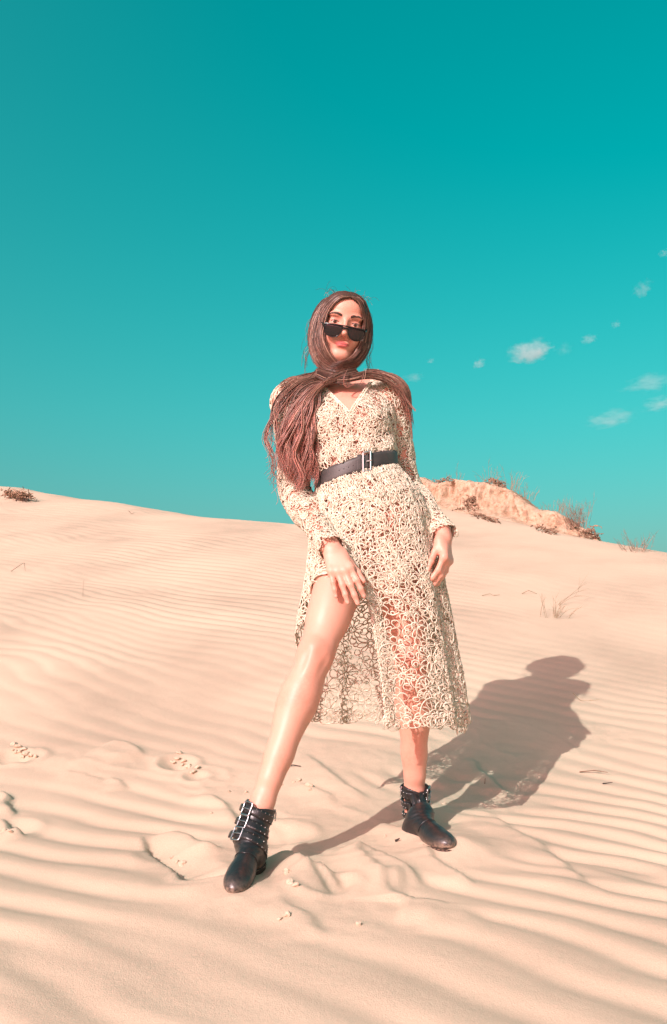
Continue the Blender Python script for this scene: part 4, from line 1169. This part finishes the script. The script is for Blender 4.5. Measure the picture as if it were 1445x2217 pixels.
# image-left curtain: inner edge hugs the face, outer edge is the silhouette
Lin = [par(0), H(-.028, .078, .066), H(-.053, .066, .025), H(-.058, .066, -.020), H(-.053, .072, -.060), H(-.034, .078, -.098), H(.000, .070, -.122), H(.040, .050, -.128)]
Lmid = [par(.35), H(-.040, .045, .080), H(-.076, .030, .030), H(-.084, .035, -.025), H(-.078, .050, -.080), H(-.052, .062, -.122), H(-.005, .064, -.142), H(.045, .044, -.138)]
Lout = [par(.8), H(-.040, -.02, .088), H(-.083, -.015, .035), H(-.096, -.005, -.025), H(-.085, .020, -.085), H(-.060, .045, -.130), H(-.015, .060, -.156), H(.045, .040, -.148)]
Rin = [par(0), H(.030, .078, .066), H(.052, .066, .025), H(.058, .064, -.020), H(.055, .068, -.060), H(.040, .076, -.098), H(.012, .082, -.118), H(-.030, .066, -.138)]
Rmid = [par(.35), H(.046, .045, .080), H(.074, .030, .030), H(.081, .035, -.025), H(.076, .048, -.070), H(.052, .066, -.112), H(.010, .080, -.132), H(-.035, .066, -.150)]
Rout = [par(.8), H(.048, -.02, .088), H(.083, -.015, .035), H(.092, -.005, -.025), H(.080, .018, -.078), H(.052, .046, -.122), H(.010, .072, -.146), H(-.040, .064, -.162)]
for a, c in ((Lin, Lmid), (Lmid, Lout), (Rin, Rmid), (Rmid, Rout)):
    sheet(a, c, 640, .011, .00085, .10, .66, .0030, 26, .004, (.85, 1.0), base=12, jitter=.0026)
# back of the head
BkL = [par(1.0), H(-.06, -.075, .085), H(-.088, -.085, .03), H(-.088, -.08, -.04), H(-.070, -.075, -.10), H(-.040, -.065, -.14)]
BkM = [par(1.15), H(.0, -.118, .075), H(.0, -.125, .02), H(.0, -.12, -.05), H(0, -.11, -.11), H(0, -.10, -.17)]
BkR = [par(1.0), H(.06, -.075, .085), H(.085, -.085, .03), H(.084, -.08, -.04), H(.066, -.075, -.10), H(.040, -.065, -.14)]
Lo2 = [par(.85), H(-.045, -.03, .088), H(-.086, -.03, .035), H(-.094, -.03, -.03), H(-.080, -.02, -.085), H(-.045, -.01, -.125)]
Ro2 = [par(.85), H(.05, -.03, .088), H(.084, -.03, .035), H(.090, -.03, -.03), H(.076, -.02, -.08), H(.042, -.01, -.12)]
for a, c in ((Lo2, BkL), (BkL, BkM), (BkM, BkR), (BkR, Ro2)):
    sheet(a, c, 110, .004, .0016, .02, .35, .001, 18, .006, (.9, 1.0), base=14, jitter=.002)
# band crossing the throat, over her left shoulder
Ta = W_([(690, 798, 2.68), (720, 806, 2.655), (760, 812, 2.65), (800, 806, 2.665), (835, 818, 2.69), (862, 842, 2.70), (878, 880, 2.70), (884, 915, 2.70)])
Tb = W_([(685, 815, 2.68), (715, 828, 2.655), (755, 826, 2.645), (800, 818, 2.655), (838, 828, 2.67), (866, 855, 2.675), (880, 890, 2.68), (890, 930, 2.69)])
sheet(Ta, Tb, 210, .012, .0009, .15, .80, .004, 30, .012, (.42, .86), base=4, jitter=.003)
sheet(Ta, Tb, 26, .006, .0011, .2, .9, .006, 34, .014, (.9, 1.0), jitter=.004)
# band from the right curtain down over her right shoulder into the long mass
M_in = W_([(770, 800, 2.67), (735, 808, 2.65), (708, 824, 2.645), (692, 850, 2.635), (686, 900, 2.62), (686, 950, 2.60), (684, 1000, 2.585), (676, 1052, 2.57)])
M_md = W_([(775, 808, 2.67), (735, 820, 2.65), (695, 835, 2.64), (668, 868, 2.62), (654, 920, 2.605), (650, 970, 2.59), (650, 1020, 2.575), (648, 1062, 2.565)])
M_ot = W_([(760, 818, 2.67), (725, 826, 2.65), (688, 834, 2.645), (656, 862, 2.635), (630, 905, 2.62), (610, 952, 2.605), (602, 1003, 2.59), (608, 1050, 2.58)])
M_fr = W_([(700, 812, 2.80), (665, 816, 2.75), (632, 828, 2.71), (602, 856, 2.69), (584, 900, 2.67), (580, 945, 2.65), (590, 990, 2.63), (602, 1035, 2.61)])
sheet(M_in, M_md, 620, .018, .0010, .25, 1.15, .013, 36, .016, (.88, 1.0), base=10, jitter=.004, clump=11)
sheet(M_md, M_ot, 720, .020, .0010, .25, 1.15, .014, 36, .016, (.86, 1.0), base=12, jitter=.004, clump=12)
sheet(M_ot, M_fr, 110, .010, .0011, .25, 1.0, .012, 36, .014, (.60, 1.0), base=0, jitter=.005, clump=9)
# thin cover over the shoulders from behind the neck
sheet(W_([(695, 806, 2.80), (660, 812, 2.76), (625, 826, 2.725), (600, 850, 2.71)]), W_([(700, 818, 2.78), (668, 826, 2.735), (640, 840, 2.70), (616, 866, 2.68)]), 130, .010, .0012, .25, .6, .003, 16, .016, (.75, 1.0), base=4)
sheet(W_([(795, 800, 2.78), (825, 803, 2.75), (855, 818, 2.74), (876, 845, 2.74), (886, 890, 2.74), (892, 945, 2.74)]), W_([(800, 812, 2.74), (830, 816, 2.715), (858, 832, 2.705), (876, 862, 2.71), (884, 900, 2.715), (888, 920, 2.72)]), 70, .008, .0012, .25, .9, .007, 24, .014, (.5, 1.0), base=2)
# loose strands
for i in range(60):
    s0 = rgH.uniform(0, 1); c0 = H(rgH.uniform(-.07, .07), rgH.uniform(-.06, .05), .088 - rgH.uniform(0, .01))
    d = norm([rgH.normal(0, 1), rgH.normal(0, .4), rgH.uniform(.0, .5)])
    t = np.linspace(0, 1, 9)[:, None]
    P = c0 + d * .035 * rgH.uniform(.4, 1.2) * t + np.array([0, 0, .012]) * np.sin(t * 3) + rgH.normal(0, .01, 3) * t ** 2
    HT.add(P, .00035, 3, strand_col(9, .05, .2, rgH))
for i in range(70):
    sd = -1 if i % 2 else 1; u0 = rgH.uniform(-.10, .07); c0 = H(sd * (.088 if u0 < .03 else .075), rgH.uniform(-.03, .02), u0)
    t = np.linspace(0, 1, 10)[:, None]
    P = c0 + (HR * sd * .014 * rgH.uniform(.2, 1.3)) * np.sin(t * 2.6) + HU * (-.07 * rgH.uniform(.5, 1.2)) * t + rgH.normal(0, .006, 3) * t
    HT.add(P, .00040, 3, strand_col(10, .1, .4, rgH))
for i in range(40):
    y0 = rgH.uniform(850, 1040); p0 = U(np.interp(y0, [850, 930, 1040], [612, 590, 604]), y0, 2.64); t = np.linspace(0, 1, 12)[:, None]
    P = p0 + np.array([-.03 * rgH.uniform(.2, 1), 0, -.06 * rgH.uniform(.5, 1.4)]) * t + np.array([-.012, 0, 0]) * np.sin(t * 4.5 + rgH.uniform(0, 2))
    HT.add(P, .0006, 3, strand_col(12, .6, 1, rgH))
for (pts) in ([(752, 800, 2.63), (745, 815, 2.62), (744, 830, 2.62), (752, 838, 2.62), (768, 832, 2.62)], [(788, 800, 2.65), (784, 822, 2.63), (778, 832, 2.63)], [(868, 850, 2.69), (884, 885, 2.68), (890, 915, 2.68), (893, 948, 2.68)], [(872, 850, 2.69), (886, 872, 2.68), (900, 888, 2.68)]):
    for q in range(3):
        P = spline(W_(pts), 20) + rgH.normal(0, .002, 3); HT.add(P, .0009, 3, strand_col(20, .5, .9, rgH))
hair = child(HT.build('hair', m_hair)); hair['label'] = 'long dark brown hair turning auburn, crossed under the chin'
child(HB.build('hair_mass', m_hair), hair)
print('hair quads', len(hair.data.polygons))

# ---- brows and lashes
m_brow = plain('brow_hair', (.075, .042, .032), .6, .3)
for s in (-1, 1):
    BT_ = Tubes()
    for i in range(180):
        f = rgH.uniform(0, 1); x = .0125 + .035 * f; u = .0185 + .0045 * math.sin(f * 2.6) + float(np.clip(rgH.normal(0, .0016), -.003, .003)) * (1.25 - .85 * f)
        p0 = H(s * x, .098 - 9 * x * x, u); d = (HR * s * .9 + HU * (.45 - .75 * f)) ; t = np.linspace(0, 1, 4)[:, None]
        P = p0 + norm(d) * .0065 * t
        dd = field_at(P); 
        for _ in range(6): P = P - HF * np.clip(field_at(P) - .0006, -.004, .02)[:, None]
        BT_.add(P, .0005, 3)
    child(BT_.build('eyebrow', m_brow))
for s in (-1, 1):
    LT_ = Tubes()
    a = np.linspace(-1, 1, 14)
    P = np.array([H(s * .031 + .0128 * q, .0775 - .004 * q * q, .0032 - .0032 * q * q) for q in a]); LT_.add(P, .0008, 4)
    child(LT_.build('eyelashes', m_brow))

# ================================================================== sunglasses, pushed down the nose
m_frame = plain('black_acetate', (.008, .008, .008), .18, .5, var=.1)
m_lens, nt, b = new_mat('smoked_lens')
b.inputs['Base Color'].default_value = (.012, .010, .011, 1); b.inputs['Roughness'].default_value = .06; b.inputs['Specular IOR Level'].default_value = .6
tr = nt.nodes.new('ShaderNodeBsdfTransparent'); tr.inputs[0].default_value = (.55, .45, .45, 1)
gn = noise_node(nt, 60, 2); mxs = nt.nodes.new('ShaderNodeMixShader'); mxs.inputs[0].default_value = .80
outn = nt.nodes['Material Output']
nt.links.new(tr.outputs[0], mxs.inputs[1]); nt.links.new(b.outputs[0], mxs.inputs[2]); nt.links.new(mxs.outputs[0], outn.inputs[0])
glasses = child(empty('sunglasses')); glasses.matrix_parent_inverse = WINV
glasses['label'] = 'small black sunglasses worn low on the nose'
GU, GF = -.0175, .1085
def gp(x, u, o=0.0): return H(x, GF - 4.2 * x * x + o + (u) * .10, GU + u)
def lens_outline(s):
    return [(s * .0055, -.001), (s * .020, .001), (s * .045, .002), (s * .0595, .0035), (s * .0625, -.006), (s * .058, -.022), (s * .047, -.031), (s * .033, -.0335), (s * .021, -.030), (s * .0125, -.020), (s * .0085, -.008)]
for s in (-1, 1):
    O = lens_outline(s); c = np.mean(O, 0)
    Os = np.vstack([spline(O + [O[0]], 48)])[:-1]
    V = []; 
    for o in (0.0, -.0016):
        for k in (1.0, .66, .33): V += [gp(c[0] + (p[0] - c[0]) * k, c[1] + (p[1] - c[1]) * k, o) for p in Os]
        V.append(gp(c[0], c[1], o))
    n = len(Os); Fc = []
    for side in (0, 1):
        b0 = side * (3 * n + 1)
        for k in range(2):
            for j in range(n):
                q = (b0 + k * n + j, b0 + k * n + (j + 1) % n, b0 + (k + 1) * n + (j + 1) % n, b0 + (k + 1) * n + j); Fc.append(q if side else q[::-1])
        for j in range(n):
            q = (b0 + 2 * n + j, b0 + 2 * n + (j + 1) % n, b0 + 3 * n); Fc.append(q if side else q[::-1])
    for j in range(n): Fc.append((j, (j + 1) % n, 3 * n + 1 + (j + 1) % n, 3 * n + 1 + j))
    child(mesh_obj('lens', V, Fc, m_lens), glasses)
    T = Tubes(); P = np.array([gp(p[0], p[1], -.0008) for p in Os]); P = np.vstack([P, P[:2]])
    T.add(P, .0013, 6); child(T.build('rim', m_frame), glasses)
    T = Tubes(); T.add(spline([gp(s * .060, .001, -.002), H(s * .066, .075, GU + .003), H(s * .074, .03, .004), H(s * .076, -.01, .006)], 14), .0024, 6)
    child(T.build('temple', m_frame), glasses)
T = Tubes(); P = np.array([gp(x, .0030, 0) for x in np.linspace(-.061, .061, 30)]); T.add(P, .0021, 6)
child(T.build('top_bar', m_frame), glasses)
T = Tubes(); T.add(np.array([gp(x, -.003 + .0 * abs(x), .0005) for x in np.linspace(-.008, .008, 8)]), .0028, 6)
child(T.build('bridge', m_frame), glasses)
# ================================================================== ankle boots
m_boot, nt, b = new_mat('black_boot_leather')
n1 = noise_node(nt, 18.0, 5, .6); n2 = noise_node(nt, 110.0, 4); 
geo = nt.nodes.new('ShaderNodeAttribute'); geo.attribute_name = 'dust'
r = ramp(nt, n1.outputs[0], [(0.3, (0.008, 0.008, 0.009)), (0.7, (0.019, 0.018, 0.018))])
mixd = N(nt, 'ShaderNodeMixRGB'); mixd.inputs[2].default_value = (.30, .22, .165, 1)
mu = N(nt, 'ShaderNodeMath', operation='MULTIPLY'); nt.links.new(geo.outputs['Fac'], mu.inputs[0])
rn = ramp(nt, n2.outputs[0], [(0.34, (.08, .08, .08)), (0.60, (1, 1, 1))]); nt.links.new(rn.outputs[0], mu.inputs[1])
nt.links.new(mu.outputs[0], mixd.inputs[0]); nt.links.new(r.outputs[0], mixd.inputs[1]); nt.links.new(mixd.outputs[0], b.inputs['Base Color'])
b.inputs['Roughness'].default_value = 0.36; b.inputs['Specular IOR Level'].default_value = 0.55
n3 = noise_node(nt, 45.0, 4, .6); bump(nt, b, n3.outputs[0], 0.45, 0.004)
m_sole = plain('boot_sole', (.050, .034, .026), .75, .2, var=.25)
m_buckle = plain('boot_buckle', (.42, .43, .44), .30, .5, 1.0, var=.1)
m_stud = plain('boot_stud', (.62, .60, .56), .25, .5, 1.0, var=.05)
m_welt = plain('welt_stitch', (.20, .13, .09), .7, .2)

def boot(name, heel, toe, ank_w, knee_w, lateral, roll, label):
    """heel/toe: world points on the sole; lateral: +1 when the outer side is on local +y"""
    heel = np.asarray(heel, float); toe = np.asarray(toe, float)
    X = norm(toe - heel); Zl = norm(np.array([0, 0, 1.0]) - X * X[2]); Yl = np.cross(Zl, X)
    ca, sa = math.cos(roll), math.sin(roll); Yl, Zl = Yl * ca + Zl * sa, Zl * ca - Yl * sa
    M = np.array([X, Yl, Zl])
    S_ = np.array([.90, .80, .90])
    loc = lambda p: M @ (np.asarray(p) - heel) / S_
    wor = lambda P: heel + (np.asarray(P) * S_) @ M
    A = loc(ank_w); s = norm(loc(knee_w) - A)
    A = np.array([np.clip(A[0], .035, .075), A[1], .080]) if False else A
    base = A + s * ((.078 - A[2]) / s[2])
    h = .0029; o = np.array([-.035, -.085, -.012]); e = np.array([.30, .085, .25]); dm = np.ceil((e - o) / h).astype(int)
    g = [o[i] + h * np.arange(dm[i]) for i in range(3)]
    x, y, z = g[0][:, None, None], g[1][None, :, None], g[2][None, None, :]
    def fc(a, b_, ra, rb):
        a = np.asarray(a, float); b_ = np.asarray(b_, float)
        def f(x, y, z):
            d = b_ - a; t = np.clip(((x - a[0]) * d[0] + (y - a[1]) * d[1] + (z - a[2]) * d[2]) / (d @ d), 0, 1)
            return np.sqrt((x - a[0] - t * d[0]) ** 2 + (y - a[1] - t * d[1]) ** 2 + (z - a[2] - t * d[2]) ** 2) - (ra + (rb - ra) * t)
        return f
    def fe(c, r):
        def f(x, y, z):
            q = ((x - c[0]) / r[0], (y - c[1]) / r[1], (z - c[2]) / r[2])
            k0 = np.sqrt(q[0] ** 2 + q[1] ** 2 + q[2] ** 2); k1 = np.sqrt((q[0] / r[0]) ** 2 + (q[1] / r[1]) ** 2 + (q[2] / r[2]) ** 2)
            return k0 * (k0 - 1) / np.maximum(k1, 1e-6)
        return f
    top = base + s * .082
    parts = [(fc((.040, 0, .036), (.044, base[1] * .5, .075), .034, .036), .0), (fc(base + s * -.005, top + s * .03, .0425, .0480), .03),
             (fc((.062, 0, .066), (.150, 0, .038), .034, .027), .035), (fe((.165, 0, .032), (.064, .038, .027)), .025), (fe((.198, -.004 * lateral, .027), (.047, .034, .021)), .02),
             (fe((.040, 0, .026), (.042, .033, .03)), .02)]
    def sdf(x, y, z):
        d = None
        for f, k in parts:
            q = f(x, y, z); d = q if d is None else smin(d, q, k)
        # wrinkles across the instep
        d = d + .0011 * np.sin((z * 1.0 - x * .55) * 420) * np.exp(-((x - .085) / .035) ** 2 - ((z - .075) / .03) ** 2)
        d = np.maximum(d, .012 - z)
        ht = (x - base[0]) * s[0] + (y - base[1]) * s[1] + (z - base[2]) * s[2]
        fwd = x - base[0] - ht * s[0]
        cutline = .070 + .012 * np.clip(np.abs(y - base[1] - ht * s[1]) / .03, 0, 1) + .006 * np.clip(-fwd / .03, -1, 1)
        d = np.maximum(d, ht - cutline)
        inner = fc(base + s * .050, top + s * .06, .0370, .0435)(x, y, z)
        return np.maximum(d, -inner)
    D = sdf(x, y, z).astype(np.float32)
    V, Q = surface_nets(D, o, h); V = relax(V, Q, 1, .5)
    upper = mesh_obj(name, wor(V), Q, m_boot)
    child(upper); upper['label'] = label
    dust = np.clip(np.exp(-((V[:, 2] - .012) / .012) ** 2) * .9 + .9 * np.exp(-((V[:, 0] - .245) / .035) ** 2) * np.exp(-(V[:, 2] / .035) ** 2), 0, 1)
    a_ = upper.data.attributes.new('dust', 'FLOAT', 'POINT'); a_.data.foreach_set('value', dust.astype(np.float32))
    # sole
    ang = np.linspace(0, 2 * np.pi, 72, endpoint=False); ol = []
    ctr = np.array([.12, 0.0])
    for a in ang:
        d2 = np.array([math.cos(a), math.sin(a)]); t = np.linspace(0.005, .2, 400)
        f = sdf(ctr[0] + d2[0] * t, ctr[1] + d2[1] * t, np.full(400, .0165)); f2 = sdf(ctr[0] + d2[0] * t, ctr[1] + d2[1] * t, np.full(400, .024))
        k = np.flatnonzero((f < 0) | (f2 < 0)); ol.append(ctr + d2 * (t[k[-1]] + .003 if len(k) else .03))
    ol = np.array(ol); n = len(ol)
    rings = [(.95, .001), (1.0, .003), (1.0, .0115), (.97, .0135)]
    V = np.concatenate([np.column_stack([ctr + (ol - ctr) * k, np.full(n, zz_)]) for k, zz_ in rings])
    F = [(i * n + j, i * n + (j + 1) % n, (i + 1) * n + (j + 1) % n, (i + 1) * n + j) for i in range(3) for j in range(n)] + [tuple(range(n))[::-1], tuple(range(3 * n, 4 * n))]
    child(mesh_obj('sole', wor(V), F, m_sole), upper)
    T = Tubes()
    for j in range(n):
        if j % 1 == 0:
            a0 = ol[j]; a1 = ol[(j + 1) % n]; mid = ctr + (a0 - ctr) * 1.004; T.add(wor(np.array([[*(ctr + (a0 - ctr) * 1.0), .0128], [*(ctr + (a0 * .45 + a1 * .55 - ctr) * 1.0), .0128]])), .0011, 4)
    tag(child(T.build('welt_stitching', m_welt), upper), kind='stuff')
    # straps
    def surf(c, d, off=0.0):
        t = np.linspace(.0, .11, 240); P = c[None] + d[None] * t[:, None]
        f = sdf(P[:, 0], P[:, 1], P[:, 2]); k = np.flatnonzero(f < 0)
        return c + d * ((t[k[-1]] if len(k) else .04) + off)
    ST = Tubes()
    bc = math.radians(38)
    specs = [(base + s * .056, norm(s), .0115), (base + s * .022 + np.array([.004, 0, 0]), norm(s + np.array([-.10, 0, 0])), .0115), (base + s * -.014 + np.array([.012, 0, 0]), norm(s + np.array([-.30, 0, 0])), .0115)]
    for c, nrm_, hw in specs:
        e1 = norm(np.array([1.0, 0, 0]) - nrm_ * nrm_[0]); e2 = np.cross(nrm_, e1) * 1.0
        if e2[1] * lateral < 0: e2 = -e2
        aa = np.linspace(0, 2 * np.pi, 64, endpoint=False)
        dirs = [e1 * math.cos(a) + e2 * math.sin(a) for a in aa]
        ws_ = np.linspace(-hw, hw, 4)
        O = np.array([[surf(c + nrm_ * w, d, .0030) for w in ws_] for d in dirs]); I_ = np.array([[surf(c + nrm_ * w, d, -.001) for w in ws_] for d in dirs])
        # smooth round the strap
        for _ in range(2): O = (O + np.roll(O, 1, 0) + np.roll(O, -1, 0)) / 3
        V, F = strip(I_.reshape(64, 4, 3), O, True)
        st = child(mesh_obj('strap', wor(V.reshape(-1, 3)), F, m_boot), upper)
        for a in np.arange(-2.6, .42, .29):
            d = e1 * math.cos(a) + e2 * math.sin(a)
            for w in (-hw * .68, hw * .68):
                p = surf(c + nrm_ * w, d, .0030); ST.add(wor(np.array([p - d * .001, p + d * .0009, p + d * .0016])), [.0013, .0013, .0005], 6)
        # buckle on the outer front, and the free strap end beyond it
        d = e1 * math.cos(bc) + e2 * math.sin(bc); tq = -e1 * math.sin(bc) + e2 * math.cos(bc)
        p = surf(c, d, .0058)
        T = Tubes(); hx, hy, rr_ = .0165, .0170, .005
        cor = []
        for sx, sy, a0 in ((1, 1, 0), (-1, 1, 90), (-1, -1, 180), (1, -1, 270)):
            for q in (0, 30, 60, 90):
                an = math.radians(a0 + q); cor.append((sx * (hx - rr_) + rr_ * math.cos(an), sy * (hy - rr_) + rr_ * math.sin(an)))
        cor += cor[:2]
        bend = lambda u, v: wor(p + tq * u + nrm_ * v - d * (u * u * 9))
        T.add(np.array([bend(u, v) for u, v in cor]), .0021, 6)
        T.add(np.array([bend(u, 0.0) + 0.0015 * (d @ M) for u in np.linspace(-hx, hx, 5)]), .0015, 6)
        child(T.build('buckle', m_buckle), upper)
        uu = np.linspace(.012, .042, 7)
        tab_o = np.array([[p + tq * u + nrm_ * w * (1 - .35 * (k == 6)) - d * (.004 + (u * u * 6)) + d * .0022 for w in np.linspace(-.0095, .0095, 3)] for k, u in enumerate(uu)])
        tab_i = tab_o - d * .0028
        V, F = strip(tab_i, tab_o, False)
        child(mesh_obj('strap_end', wor(V), F, m_boot), upper)
    tag(child(ST.build('studs', m_stud), upper), kind='stuff')
    # flap over the toe: raised seam
    seam = []
    for a in np.linspace(-1.25, 1.25, 26):
        cc = np.array([.128 - .016 * abs(a), 0, .030]); d = np.array([.10, math.sin(a), math.cos(a)]); seam.append(surf(cc, norm(d), .0006))
    T = Tubes(); T.add(wor(np.array(seam)), .0016, 5); child(T.build('vamp_seam', m_boot), upper)
    # zip pull on the inner side and pull tab at the back
    q = base + s * .070 + np.array([-.012, -lateral * .043, 0]); T = Tubes(); T.add(wor(np.array([q, q + [0, -lateral * .004, -.01], q + [0, -lateral * .003, -.030]])), [.0025, .0016, .0012], 5)
    child(T.build('zip_pull', m_buckle), upper)
    q = top + np.array([-.043, 0, -.012]); T = Tubes(); T.add(wor(np.array([q + s * -.01, q + s * .012 + [-.003, 0, 0], q + s * .024, q + s * .010 + [.006, 0, 0]])), .0045, 5)
    child(T.build('pull_tab', m_boot), upper)
    return upper
boot('boot', [-0.183, 2.290, 0.034], [-0.216, 2.090, -0.004], J['ankR'] + .035 * norm(J['ankR'] - J['kneeR']), J['kneeR'], -1, math.radians(-6), 'black buckled ankle boot dug into the sand in front')
boot('boot', [0.196, 2.580, 0.044], [0.290, 2.385, 0.037], J['ankL'] + .02 * norm(J['ankL'] - J['kneeL']), J['kneeL'], 1, math.radians(0), 'black buckled ankle boot standing farther back, toe to the right')
